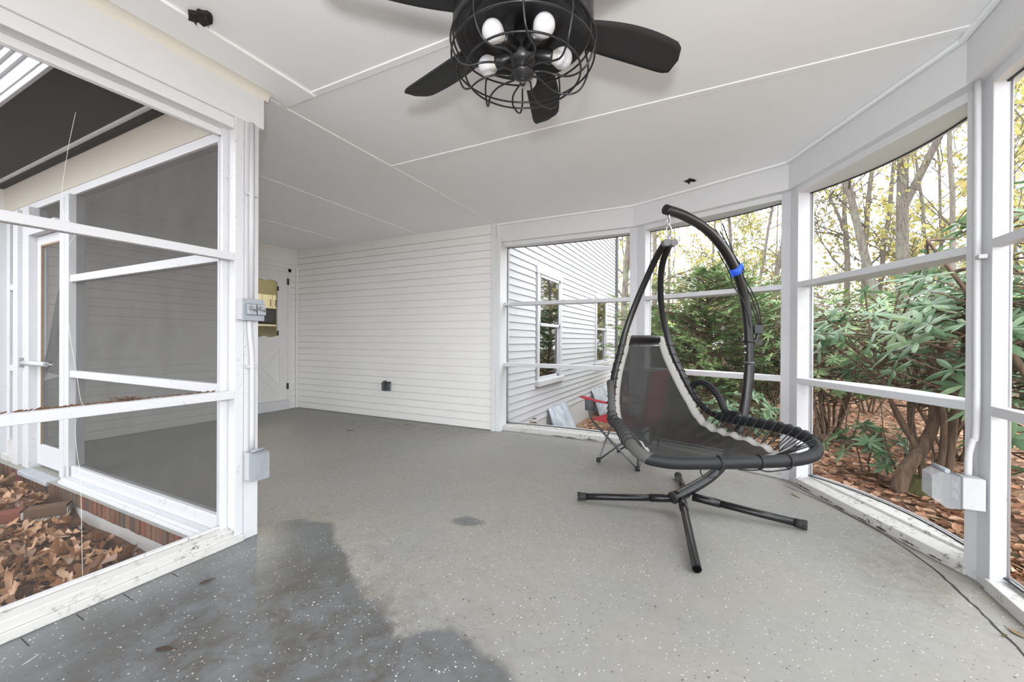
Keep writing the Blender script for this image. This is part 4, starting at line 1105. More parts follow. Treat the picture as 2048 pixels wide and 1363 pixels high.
def build_lounge():
    t = thing('hanging_lounge', 'dark mesh hanging lounge swing with black foam rails laced to a sling', 'swing chair', (CH_O.x, CH_O.y, 0.0))
    for sg in (1, -1):
        b = MB(); b.tube([chw(p.x, p.y, sg * p.z) for p in SP[4:128]], 0.0215, 16, mi=0)
        k = len(SP)
        b.tube([chw(p.x, p.y, sg * p.z) for p in SP[118:]] + [], 0.0285, 18, mi=1 if sg > 0 else 2)
        fr = b.build('side_rail', [M['black_metal'], M['foam'], M['foam_grey']], parent=t)
        c = MB(); e0, e1 = SP[0], SP[8]
        c.tube([chw(e0.x, e0.y, sg * e0.z), chw(e1.x, e1.y, sg * e1.z)], 0.0232, 16); c.build('rail_end_cap', M['cap_grey'], parent=fr)
    p = SP[-1]
    path = catmull([chw(p.x - 0.012, p.y + 0.008, p.z + 0.03), chw(p.x, p.y, p.z), chw(p.x + 0.012, p.y - 0.012, p.z - 0.09), chw(p.x + 0.016, p.y - 0.016, 0.15), chw(p.x + 0.016, p.y - 0.016, -0.15), chw(p.x + 0.012, p.y - 0.012, -p.z + 0.09), chw(p.x, p.y, -p.z), chw(p.x - 0.012, p.y + 0.008, -p.z - 0.03)], 8)
    MB().tube(path, 0.0295, 20).build('foot_bar', M['foam'], parent=t)
    # sling
    U0, U1 = 6.05, 16.75
    def inset(u): return 0.030 + 0.075 * max(0, (u - 10.0) / 6.0)
    def drop(u): return 0.0 if u < 10 else 0.05 * min(1, (u - 10) / 2.0) + 0.010 * max(0, u - 12)
    def sag(u):
        x = (u - U0) / (U1 - U0); return 0.035 + 0.085 * math.sin(math.pi * min(1, max(0, x)) ** 0.8)
    def spt(u, v):
        p = sp_at(u); n = sp_n(u); w = (p.z - inset(u)) * v
        h = drop(u) + sag(u) * (1 - v * v) + (0.010 * math.sin(u * 7.0 + 3 * v) * abs(v) ** 2 * (1 - abs(v) * 0.3) if u > 11 else 0)
        return chw(p.x + n[0] * h, p.y + n[1] * h, w)
    us = np.linspace(U0, U1, 90)
    def bw(u): return min(0.9, 0.040 / max(0.03, sp_at(u).z - inset(u)))
    b = MB(); b.grid([[spt(u, -(1 - bw(u)) + 2 * (1 - bw(u)) * j / 24) for j in range(25)] for u in us])
    b.build('sling', M['sling'], parent=t)
    for sg in (1, -1):
        b = MB(); b.grid([[spt(u, sg * (1 - bw(u) * (1 - j / 3))) for j in range(4)] for u in us]); b.build('sling_border', M['border'], parent=t, solid=0.002)
    b = MB(); b.grid([[spt(U1 - 0.35 * (1 - i / 3), -0.96 + 1.92 * j / 20) + Vector((0, 0, 0.002)) for j in range(21)] for i in range(4)]); b.build('sling_border', M['border'], parent=t, solid=0.002)
    b = MB(); b.grid([[spt(U0 - 0.05 + 0.55 * i / 5, (-0.80 + 1.6 * j / 10)) - CH_A * (-0.006 - 0.006 * math.sin(i * 1.2)) for j in range(11)] for i in range(6)]); b.build('head_flap', M['vinyl'], parent=t)
    # lacing: one cord per side spiralling over the rail
    for sg in (1, -1):
        pts = []; u = 6.5; R = 0.026; n = 0
        while u < 16.9:
            p = sp_at(u); nn = sp_n(u); r = R if u < 11.8 else 0.0325
            uu = min(u, U1 - 0.05)
            pts.append(spt(uu, sg * 0.985) + Vector((0, 0, 0.004)))
            for ang in (40, 95, 150, 215, 275):
                a = math.radians(ang - 30); q = sp_at(u + 0.10 * ang / 275)
                pts.append(chw(q.x - nn[0] * r * math.sin(a), q.y - nn[1] * r * math.sin(a), sg * (q.z - r * math.cos(a))))
            n += 1; u += 0.50 if u < 12 else 0.40
        MB().tube(catmull(pts, 3), 0.0029, 6).build('lacing', M['cord'], parent=t)
    # cord loops round the foot bar
    p = SP[-1]
    def cordpart(path, closed=False): MB().tube(path, 0.0034, 6, closed=closed).build('lace_loop', M['cord'], parent=t)
    q = lambda w, ang, r: chw(p.x + 0.016 + r * math.cos(math.radians(ang)), p.y - 0.016 + r * math.sin(math.radians(ang)), w)
    for w in (-0.085, 0.115, 0.26):
        cordpart([q(w, a, 0.0325) for a in range(0, 360, 20)], True)
    cordpart(catmull([q(-0.16, 200, 0.034), q(-0.165, 260, 0.055), q(-0.14, 268, 0.068), q(-0.10, 275, 0.062), q(-0.088, 300, 0.036), q(-0.085, 0, 0.034)], 5))
    cordpart(catmull([q(0.02, 262, 0.036), q(0.08, 266, 0.040), q(0.11, 285, 0.036)], 5))
    cordpart(catmull([q(0.115, 265, 0.036), q(0.16, 268, 0.048), q(0.23, 272, 0.042), q(0.26, 300, 0.036)], 5))
    for i, w in enumerate((0.30, 0.34, 0.37)):
        e = spt(U1 - 0.1, 0.80 + 0.07 * i); f = sp_at(17.4 + 0.25 * i); cordpart([e, chw(f.x, f.y + 0.028, f.z - 0.01)])
    for w in (-0.085, 0.115, 0.26):
        cordpart([spt(U1 - 0.05, w / 0.42), q(w, 150, 0.033)])
    # foam arm loops
    for sg in (1, -1):
        a0 = sp_at(9.1); a1 = sp_at(13.0)
        pts = [(a0.x, a0.y, a0.z + 0.01), (a0.x + 0.045, a0.y + 0.045, a0.z + 0.03), (a0.x + 0.13, a0.y + 0.035, a0.z + 0.055), (a0.x + 0.215, a0.y - 0.035, a0.z + 0.078), (a0.x + 0.275, a0.y - 0.12, a0.z + 0.09), (a1.x + 0.01, a1.y + 0.035, a1.z + 0.012), (a1.x + 0.015, a1.y, a1.z)]
        b = MB(); P = catmull([chw(x, z, sg * w) for x, z, w in pts], 7); b.tube(P[:-6], 0.0215, 16, mi=0); b.tube(P[-9:], 0.0165, 14, mi=1)
        b.build('armrest', [M['foam'] if sg > 0 else M['foam_grey'], M['black_metal']], parent=t)
    # chain from the stand's tip
    z1, z0 = 1.872, 1.71
    top = Vector((-0.228, 2.706, 0)); bot = Vector((CH_O.x, CH_O.y, 0)) - CH_A * 0.0
    def link(z, h, w, flip, r=0.0035):
        f = (z - z0) / (z1 - z0); c = bot * (1 - f) + top * f
        U = CH_W if flip else CH_A
        pts = []
        for k in range(20):
            a = 2 * math.pi * k / 20; y = math.sin(a); x = math.cos(a)
            pts.append(Vector((c.x, c.y, z)) + U * (w * x) + Vector((0, 0, (h - w) * (1 if y >= 0 else -1) * min(1, abs(y) * 3) + w * y)))
        MB().tube(pts, r, 8, closed=True).build('chain_link', M['chain'], parent=t)
    link(1.868, 0.017, 0.010, False); link(1.843, 0.018, 0.010, True); link(1.818, 0.017, 0.010, False); link(1.773, 0.036, 0.016, True, 0.0045); link(1.733, 0.017, 0.010, False); link(1.71, 0.016, 0.010, True)
build_lounge()
t = thing('leaf_sprig', 'yellow-green sprig caught on the right rail at the lounge top', 'sprig', (-0.277, 3.05, 1.19))
b = MB(); s0 = chw(-0.325, 1.20, 0.148)
b.tube([s0, s0 + CH_W * 0.03 + Vector((0, 0, 0.005)), s0 + CH_W * 0.075 - Vector((0, 0, 0.004))], 0.0022, 6)
for dx, dz in ((0.02, 0.022), (0.03, -0.016), (0.045, 0.012), (0.008, 0.03)):
    b.add([s0 + CH_W * dx, s0 + CH_W * (dx + 0.016) + Vector((0, 0, dz * 0.4)), s0 + CH_W * (dx + 0.008) + Vector((0, 0, dz))], [(0, 1, 2)])
b.build('sprig_leaves', M['sprig'], parent=t)

# ------------------------------------------------------------------ folding camp chair behind the swing
def build_camp_chair():
    t = thing('camp_chair', 'red folding camp chair with grey legs behind the hanging lounge', 'chair', (-0.64, 3.70, 0))
    f = Vector((-0.958, 0.288, 0)).normalized(); s = Vector((0.25, 0.968, 0)).normalized()
    c = Vector((-0.645, 3.705, 0))
    def P(fx, sy, z): return c + f * fx + s * sy + Vector((0, 0, z))
    feet = {}
    for a in (1, -1):
        for e in (1, -1): feet[(a, e)] = P(0.185 * a, 0.205 * e, 0.012)
    seat = {(a, e): P((0.235 if a > 0 else -0.215), 0.25 * e, 0.375 if a > 0 else 0.345) for a in (1, -1) for e in (1, -1)}
    for e in (1, -1):
        MB().tube([feet[(1, e)], P(-0.215, 0.25 * e, 0.345)], 0.0085, 8).build('leg', M['grey_metal'], parent=t)
        MB().tube([feet[(-1, e)], P(0.235, 0.25 * e, 0.375)], 0.0085, 8).build('leg', M['grey_metal'], parent=t)
        MB().tube([P(0.235, 0.25 * e, 0.375), P(0.255, 0.262 * e, 0.46), P(0.285, 0.265 * e, 0.56)], 0.0085, 8).build('arm_support', M['grey_metal'], parent=t)
        MB().tube([feet[(-1, e)], P(-0.215, 0.245 * e, 0.345), P(-0.30, 0.235 * e, 0.83)], 0.0085, 8).build('back_post', M['grey_metal'], parent=t)
    for a in (1, -1):
        for e in (1, -1):
            MB().tube([feet[(a, e)], seat[(a, -e)]], 0.0085, 8).build('cross_brace', M['grey_metal'], parent=t)
            MB().tube([feet[(a, e)] - Vector((0, 0, 0.012)), feet[(a, e)] + Vector((0, 0, 0.022))], [0.02, 0.016], 10).build('foot', M['rubber'], parent=t)
    b = MB(); b.grid([[P(0.245 - 0.46 * i / 8, -0.25 + 0.5 * j / 10, 0.378 - 0.004 * i - 0.04 * math.sin(math.pi * i / 8) * math.sin(math.pi * j / 10)) for j in range(11)] for i in range(9)]); b.build('seat', M['red_cloth'], parent=t, solid=0.004)
    b = MB(); b.grid([[P(-0.215 - 0.085 * i / 8 - 0.04 * math.sin(math.pi * j / 10), -0.245 + 0.49 * j / 10, 0.37 + 0.46 * i / 8) for j in range(11)] for i in range(9)]); b.build('backrest', M['red_cloth'], parent=t, solid=0.004)
    for e in (1, -1):
        b = MB(); b.grid([[P(0.33 - 0.60 * i / 8, (0.225 + 0.08 * j / 3) * e, 0.575 - 0.035 * math.sin(math.pi * i / 8) + 0.012 * i / 8) for j in range(4)] for i in range(9)]); ar = b.build('armrest', M['red_cloth'], parent=t, solid=0.006)
        cu = MB(); cc = P(0.235, 0.275 * e, 0.56); cu.lathe([(0.044, 0.0), (0.042, -0.095), (0.0, -0.095)], cc, 18); cu.build('cup_holder', M['cup_mesh'], parent=ar, solid=0.002)
build_camp_chair()

# ------------------------------------------------------------------ electrical fittings
def build_electrics():
    t = thing('switch_box', 'grey double switch box on the corner post above the outlet cover', 'switch box', (LX, 1.32, 1.235))
    MB().box(LX + 0.0006, LX + 0.048, 1.262, 1.372, 1.18, 1.288).build('back_box', M['box_white'], parent=t, bevel=0.002)
    pl = MB().box(LX + 0.048, LX + 0.054, 1.262, 1.378, 1.176, 1.291).build('cover_plate', M['box_grey'], parent=t, bevel=0.0015)
    for y in (1.280, 1.330):
        g = MB(); g.extrude([(LX + 0.054, y, 1.205), (LX + 0.076, y, 1.207), (LX + 0.072, y, 1.262), (LX + 0.054, y, 1.267)], (0, 0.044, 0)); sw = g.build('switch_cover', M['box_grey'], parent=t, bevel=0.002)
        g = MB(); g.tube([(LX + 0.08, y + 0.008, 1.243), (LX + 0.085, y + 0.016, 1.236), (LX + 0.085, y + 0.040, 1.229)], 0.0045, 8); g.lathe([(0, 0), (0.008, 0), (0.008, 0.006), (0, 0.008)], (LX + 0.076, y + 0.01, 1.243), 10, (1, 0, 0)); g.build('toggle', M['toggle'], parent=sw)
    for y, z in ((1.272, 1.279), (1.366, 1.279), (1.272, 1.189), (1.366, 1.189)):
        MB().lathe([(0, 0), (0.004, 0), (0.003, 0.003), (0, 0.003)], (LX + 0.054, y, z), 8, (1, 0, 0)).build('screw', M['chain'], parent=t)
    # conduit
    t = thing('conduit', 'white painted conduit running up the corner post above and below the switch box', 'pipe', (LX + 0.02, 1.33, 0.5))
    b = MB(); b.tube([(LX + 0.014, 1.332, 2.243), (LX + 0.014, 1.332, 1.289)], 0.0125, 12)
    b.tube(catmull([(LX + 0.014, 1.322, 1.179), (LX + 0.014, 1.326, 1.10), (LX + 0.014, 1.334, 1.02), (LX + 0.014, 1.338, 0.90), (LX + 0.014, 1.338, 0.48)], 5), 0.0125, 12); b.build('pipe', M['pipe_white'], parent=t)
    for z in (1.86, 0.93):
        MB().obox((LX + 0.008, 1.335, z), (0, 1, 0), (0, 0, 1), (1, 0, 0), 0.03, 0.008, 0.0075).build('pipe_strap', M['pipe_white'], parent=t, bevel=0.002)
    t = thing('outlet_box', 'outlet with a clear plastic cover low on the corner post', 'outlet', (LX, 1.345, 0.40))
    MB().box(LX + 0.0006, LX + 0.052, 1.300, 1.378, 0.325, 0.472).build('back_box', M['box_white'], parent=t, bevel=0.002)
    MB().box(LX + 0.052, LX + 0.060, 1.299, 1.380, 0.322, 0.474).build('cover_plate', M['box_grey'], parent=t)
    MB().box(LX + 0.060, LX + 0.064, 1.322, 1.352, 0.352, 0.445).build('socket_face', M['box_white'], parent=t)
    b = MB(); x0, x1 = LX + 0.0605, LX + 0.10
    b.add([(x0, 1.298, 0.322), (x0, 1.384, 0.322), (x0, 1.384, 0.476), (x0, 1.298, 0.476), (x1, 1.303, 0.328), (x1, 1.380, 0.328), (x1, 1.380, 0.468), (x1, 1.303, 0.468)], [(4, 5, 6, 7), (0, 1, 5, 4), (1, 2, 6, 5), (2, 3, 7, 6), (3, 0, 4, 7)]); cv = b.build('clear_cover', M['clear_plastic'], parent=t, solid=0.002)
    b = MB(); b.tube([(x0 + 0.006, 1.302, 0.482), (x0 + 0.006, 1.375, 0.484)], 0.007, 10); b.build('cover_hinge', M['box_grey'], parent=cv); MB().box(x0, x0 + 0.01, 1.384, 1.396, 0.385, 0.425).build('cover_latch', M['box_grey'], parent=cv)
    # outlet on the siding wall
    t = thing('outlet_box', 'grey weatherproof outlet box with its flap open on the siding wall', 'outlet', (-3.93, 4.2, 0.445))
    MB().box(-3.985, -3.885, 4.165, 4.212, 0.375, 0.505).build('back_box', M['box_grey'], parent=t, bevel=0.002)
    MB().extrude([(-3.985, 4.165, 0.375), (-3.985, 4.128, 0.38), (-3.985, 4.12, 0.49), (-3.985, 4.165, 0.518)], (0.05, 0, 0)).build('flap', M['grey_metal'], parent=t, bevel=0.002)
    MB().box(-3.925, -3.87, 4.150, 4.166, 0.385, 0.50).build('flap', M['grey_metal'], parent=t, bevel=0.002)
    b = MB(); b.box(-3.93, -3.856, 4.14, 4.168, 0.488, 0.500); b.build('hinge_lip', M['hinge'], parent=t)
    # right post
    t = thing('outlet_box', 'outlet with a cloudy clear cover on the right bay post below the conduit', 'outlet', (1.06, 2.48, 0.42))
    MB().box(1.006, 1.0785, 2.445, 2.53, 0.352, 0.488).build('back_box', M['box_white'], parent=t, bevel=0.002)
    MB().box(0.998, 1.006, 2.443, 2.532, 0.349, 0.491).build('cover_plate', M['grey_metal'], parent=t)
    for z in (0.385, 0.43):
        MB().box(0.994, 0.998, 2.46, 2.50, z, z + 0.03).build('socket_face', M['box_white'], parent=t)
    b = MB()
    b.extrude([(0.997, 2.440, 0.350), (0.955, 2.440, 0.346), (0.905, 2.440, 0.385), (0.905, 2.440, 0.485), (0.935, 2.440, 0.505), (0.997, 2.440, 0.492)], (0, 0.094, 0)); cv = b.build('clear_cover', M['clear_plastic'], parent=t)
    MB().tube([(0.955, 2.438, 0.512), (0.945, 2.536, 0.512)], 0.010, 10).build('cover_hinge', M['box_grey'], parent=cv)
    t = thing('conduit', 'white painted conduit running down the right bay post to the clear outlet cover', 'pipe', (1.07, 2.50, 0.49))
    b = MB(); b.tube(catmull([(1.073, 2.515, 2.243), (1.073, 2.512, 1.8), (1.073, 2.510, 1.3), (1.073, 2.508, 0.72), (1.06, 2.505, 0.64), (1.048, 2.502, 0.58), (1.045, 2.50, 0.489)], 6), 0.0125, 12); b.build('pipe', M['pipe_white'], parent=t)
    MB().obox((1.076, 2.495, 1.455), (0.15, 1, 0), (0, 0, 1), (1, 0, 0), 0.035, 0.009, 0.014).build('pipe_strap', M['pipe_white'], parent=t, bevel=0.002)
build_electrics()

# ------------------------------------------------------------------ small litter on floor and rails
def flat_leaf(name, label, cat, loc, L, W, rz, mat, curl=0.25, group=None):
    V = []; n = 7
    c, s = math.cos(rz), math.sin(rz); b = MB(); rows = []
    for i in range(n):
        u = i / (n - 1); w = W * math.sin(math.pi * (0.06 + 0.88 * u)) * (1 if i % 2 else 0.8)
        row = []
        for k in (-1, -0.5, 0, 0.5, 1):
            x = (u - 0.5) * L; y = k * w; z = 0.002 + abs(k) * w * curl + curl * L * 0.5 * (u - 0.5) ** 2
            row.append((loc[0] + x * c - y * s, loc[1] + x * s + y * c, loc[2] + z))
        rows.append(row)
    b.grid(rows); t = thing(name, label, cat, loc, group)
    b.build('leaf_blade', mat, parent=t, solid=0.001)
    MB().tube([(loc[0] + L * 0.5 * c, loc[1] + L * 0.5 * s, loc[2] + 0.004), (loc[0] + L * 0.8 * c, loc[1] + L * 0.8 * s, loc[2] + 0.003)], 0.0012, 5).build('leaf_stem', mat, parent=t)
flat_leaf('fallen_leaf', 'dark brown leaf scrap lying on the wet floor near the left sill', 'leaf', (-1.69, 0.72, 0.0), 0.055, 0.012, 0.5, M['dark_leaf'])
flat_leaf('fallen_leaf', 'curled dark leaf bit on the floor in front of the corner post', 'leaf', (-1.99, 1.0, 0.0), 0.05, 0.01, 1.5, M['dark_leaf'], 0.5)
flat_leaf('fallen_leaf', 'tan leaf flake on the floor at the foot of the siding wall', 'leaf', (-3.42, 3.98, 0.0), 0.10, 0.02, 0.1, M['tan_twig'], 0.2)
flat_leaf('fallen_leaf', 'reddish leaf fleck on the shaded floor of the porch wing', 'leaf', (-3.80, 3.42, 0.0), 0.06, 0.014, 0.4, M['rust_leaf'], 0.2)
flat_leaf('fallen_leaf', 'pale curled leaf by the sill in the lower right corner', 'leaf', (1.035, 2.16, 0.0), 0.05, 0.014, 2.0, M['tan_twig'], 0.3)
flat_leaf('fallen_leaf', 'green and dark leaf crumb on the floor crack at lower right', 'leaf', (0.985, 2.12, 0.0015), 0.022, 0.006, 0.7, M['stump'], 0.5)
flat_leaf('fallen_leaf', 'brown leaf resting on the lower rail of the widest right screen', 'leaf', (0.74, 3.61, 0.807), 0.05, 0.014, -0.9, M['rust_leaf'], 0.5)
t = thing('wood_splinter', 'thin tan wood splinter on the floor near the right bay post', 'splinter', (0.537, 3.418, 0.0))
MB().tube([(0.537, 3.418, 0.004), (0.576, 3.358, 0.004)], [0.004, 0.0025], 6).build('splinter_wood', M['tan_twig'], parent=t)
t = thing('paint_chip', 'white paint chip on the wet floor in the lower left corner', 'chip', (-2.023, 0.480, 0.0))
MB().prism([(-2.023, 0.480), (-2.029, 0.497), (-2.043, 0.522)], 0.0005, 0.003).build('chip_flake', M['trim'], parent=t)
t = thing('pine_needle_clump', 'rusty clump of needles on the lower rail of the left screen', 'debris', (LX - 0.04, 0.84, 0.806))
b = MB(); rr = random.Random(8)
for k in range(70):
    x, y = LX - 0.045 + rr.gauss(0, 0.012), 0.84 + rr.gauss(0, 0.018); a = rr.random() * 6.28; l = 0.018 + 0.02 * rr.random(); h = rr.random() * 0.018
    b.tube([(x, y, 0.807 + h * 0.3), (x + l * math.cos(a) * 0.5, y + l * math.sin(a), 0.809 + h)], 0.0009, 4)
b.build('needles', M['rust_leaf'], parent=t)
t = thing('leaf_crumbs', 'line of rusty leaf crumbs along the lower rail of the left screen', 'debris', (LX - 0.07, 0.6, 0.801)); t['kind'] = 'stuff'
b = MB()
for k in range(230):
    y = rr.uniform(-0.2, 1.2); x = LX - 0.055 - rr.random() * 0.028; s = rr.uniform(0.002, 0.006)
    b.obox((x, y, 0.8025 + s * 0.6), (rr.random(), rr.random(), 0.2), (0, 1, 0.3), (0, 0, 1), s, s * 0.6, s * 0.5)
o = b.build('crumbs', M['rust_leaf'], parent=t); o['kind'] = 'stuff'
t = thing('loose_thread', 'pale loose thread hanging down the inside of the left screen', 'thread', (LX - 0.07, 0.69, 0.09))
b = MB(); tx = LX - 0.080
b.tube(catmull([(tx, 0.687, 1.995), (tx, 0.664, 1.82), (tx, 0.648, 1.60), (tx + 0.077, 0.665, 1.50), (tx, 0.655, 1.39), (tx, 0.671, 1.11), (tx, 0.690, 0.95), (tx, 0.705, 0.82), (tx + 0.08, 0.70, 0.79), (tx, 0.69, 0.74), (tx, 0.694, 0.61), (tx, 0.704, 0.495), (tx, 0.709, 0.20), (tx + 0.004, 0.71, 0.10)], 5), 0.0006, 5)
b.build('thread_strand', M['thread'], parent=t)

# ------------------------------------------------------------------ plants
LEAF_V = [(0, 0, 0), (0.18, -0.085, -0.012), (0.5, -0.145, -0.03), (0.82, -0.09, -0.055), (1.0, 0, -0.075), (0.82, 0.09, -0.055), (0.5, 0.145, -0.03), (0.18, 0.085, -0.012), (0.18, 0, 0.018), (0.5, 0, 0.022), (0.82, 0, -0.02)]
LEAF_F = [(0, 1, 8), (1, 2, 9, 8), (2, 3, 10, 9), (3, 4, 10), (4, 5, 10), (5, 6, 9, 10), (6, 7, 8, 9), (7, 0, 8)]
def shrub(label, base, h, rad, nwh, leaf, seed, zlo=0.15, mat='rhodo', name='rhododendron', nstem=6, group=None, flat=0.0, stem_r=0.02, droop=0.25, cat='shrub'):
    r = random.Random(seed); g = np.random.default_rng(seed)
    bz = float(gz(base[0], base[1])); B = Vector((base[0], base[1], bz))
    t = thing(name, label, cat, tuple(B), group)
    sm = MB(); stems = []
    for k in range(nstem):
        a = 2 * math.pi * (k + r.random() * 0.7) / nstem; q = rad * r.uniform(0.25, 0.75); hh = h * r.uniform(0.55, 0.95)
        P = catmull([B + Vector((0.06 * math.cos(a), 0.06 * math.sin(a), -0.05)), B + Vector((q * 0.35 * math.cos(a + 0.5), q * 0.35 * math.sin(a + 0.5), hh * 0.35)), B + Vector((q * 0.7 * math.cos(a), q * 0.7 * math.sin(a), hh * 0.7)), B + Vector((q * math.cos(a - 0.3), q * math.sin(a - 0.3), hh))], 5)
        rr_ = stem_r * r.uniform(0.6, 1.1); sm.tube(P, [rr_ * (1 - 0.75 * i / len(P)) for i in range(len(P))], 6); stems.append(P)
    wh = []
    while len(wh) < nwh:
        p = Vector((r.gauss(0, 1), r.gauss(0, 1), r.gauss(0, 1))).normalized() * (r.random() ** 0.38)
        z = zlo + (h - zlo) * (0.5 + 0.5 * p.z)
        k = 1.0 - 0.25 * abs(p.z)
        wh.append(B + Vector((p.x * rad * k, p.y * rad * k, z)))
    pos = []; dirs = []; ups = []; sc = []
    for c in wh:
        S = stems[r.randrange(nstem)]; s = min(S[3:], key=lambda q: (q - c).length + 0.4 * max(0, q.z - c.z))
        if (s - c).length < 1.2 * rad: sm.tube([s, s * 0.45 + c * 0.55 - Vector((0, 0, 0.05 * rad)), c], [stem_r * 0.28, stem_r * 0.2, stem_r * 0.14], 4, caps=False)
        out = (c - (B + Vector((0, 0, h * 0.35)))); out.z = abs(out.z) * 0.6 + 0.5 * rad; out.normalize()
        U = out.orthogonal().normalized(); W = out.cross(U); n = r.randint(7, 10); a0 = r.random() * 6
        for k in range(n):
            a = a0 + 2 * math.pi * k / n + r.uniform(-0.2, 0.2)
            d = math.cos(a) * U + math.sin(a) * W + out * r.uniform(-droop, 0.35)
            pos.append(c); dirs.append(d); ups.append(out + Vector((r.gauss(0, 0.2), r.gauss(0, 0.2), r.gauss(0, 0.2)))); sc.append(leaf * r.uniform(0.7, 1.15))
    sm.build('stems', M['bark_brown'], parent=t)
    scatter('foliage', LEAF_V, LEAF_F, np.array(pos), frames(np.array(dirs), np.array(ups)), np.array(sc), M[mat], parent=t, smooth=True)
    return t
def at(d, bx, by): return (d * bx, d * by)

shrub('big-leaved rhododendron close outside the widest right screen', at(4.75, 0.352, 0.936), 1.85, 1.0, 95, 0.155, 21, 0.72, nstem=5, stem_r=0.04)
shrub('tall rhododendron seen through the narrow screen at the right edge', at(4.3, 0.475, 0.88), 2.35, 1.0, 150, 0.15, 22, 0.3, nstem=6, stem_r=0.03)
shrub('twiggy rhododendron just right of the bay post beside the wide screen', at(6.6, 0.215, 0.977), 2.0, 1.15, 240, 0.105, 23, 0.45, 'rhodo_far', nstem=7, stem_r=0.03)
shrub('leafy rhododendron behind the stand pole, left of the bay post', at(7.4, 0.115, 0.993), 2.35, 1.15, 230, 0.115, 24, 0.3, 'rhodo_far', nstem=6)
shrub('bright low shrub just outside behind the lounge armrest', at(5.4, 0.03, 1.0), 0.75, 0.75, 80, 0.10, 25, 0.12, 'rhodo', nstem=6, stem_r=0.012)
shrub('small young rhododendron rising from the leaf litter by the bay post', at(4.95, 0.272, 0.962), 0.52, 0.34, 26, 0.12, 26, 0.05, 'rhodo', nstem=3, stem_r=0.012)
shrub('broad dark rhododendron farther back between the two wider screens', at(9.5, 0.27, 0.963), 2.3, 1.7, 300, 0.11, 27, 0.25, 'rhodo_far', nstem=7)
shrub('high rhododendron behind the big-leaved one at the right post', at(6.4, 0.375, 0.927), 2.25, 1.2, 210, 0.13, 28, 0.35, 'rhodo', nstem=6, stem_r=0.03)
shrub('scrubby evergreen behind the lounge back at the foot of the cedar', at(8.2, 0.05, 1.0), 1.0, 1.2, 170, 0.09, 29, 0.1, 'rhodo_far', nstem=7, stem_r=0.012)
shrub('rounded evergreen far back beyond the house corner', at(13.5, -0.165, 0.986), 2.2, 1.6, 240, 0.12, 30, 0.1, 'rhodo_far', nstem=6)
shrub('dark spreading evergreen far back right of the cedar', at(12.5, 0.17, 0.985), 2.2, 2.2, 300, 0.12, 31, 0.1, 'rhodo_far', nstem=7)
shrub('dark spreading evergreen far back left of the right post', at(12.5, 0.36, 0.933), 2.5, 2.3, 300, 0.12, 32, 0.1, 'rhodo_far', nstem=7)

def twigs(label, base, h, n, seed, spread=0.5):
    r = random.Random(seed); bz = float(gz(*base)); B = Vector((base[0], base[1], bz)); t = thing('bare_shrub', label, 'shrub', tuple(B))
    b = MB()
    def grow(p, d, l, rad, lev):
        P = [p]; q = p
        for k in range(5):
            d = (d + Vector((r.gauss(0, 0.16), r.gauss(0, 0.16), r.gauss(0, 0.12)))).normalized(); q = q + d * l / 5; P.append(q)
        b.tube(P, [rad * (1 - 0.13 * i) for i in range(6)], 5, caps=False)
        if lev < 2:
            for k in range(3):
                s = P[r.randint(2, 5)]; grow(s, (d + Vector((r.gauss(0, 0.7), r.gauss(0, 0.7), r.uniform(-0.2, 0.5)))).normalized(), l * r.uniform(0.4, 0.65), rad * 0.5, lev + 1)
    for k in range(n):
        a = r.random() * 6.28; grow(B + Vector((r.gauss(0, 0.12), r.gauss(0, 0.12), -0.03)), Vector((math.cos(a) * spread, math.sin(a) * spread, 1)).normalized(), h * r.uniform(0.6, 1), r.uniform(0.006, 0.012), 0)
    b.build('stems', M['bark_brown'], parent=t)
twigs('thicket of bare brown stems outside the widest screen by the bay post', at(5.6, 0.205, 0.979), 1.3, 9, 41, 0.35)
twigs('tangle of bare brown twigs behind the lower stand pole', at(6.4, 0.10, 0.995), 1.2, 10, 42, 0.6)
twigs('leaning bare stems under the big-leaved rhododendron', at(4.9, 0.325, 0.946), 1.0, 7, 43, 0.4)

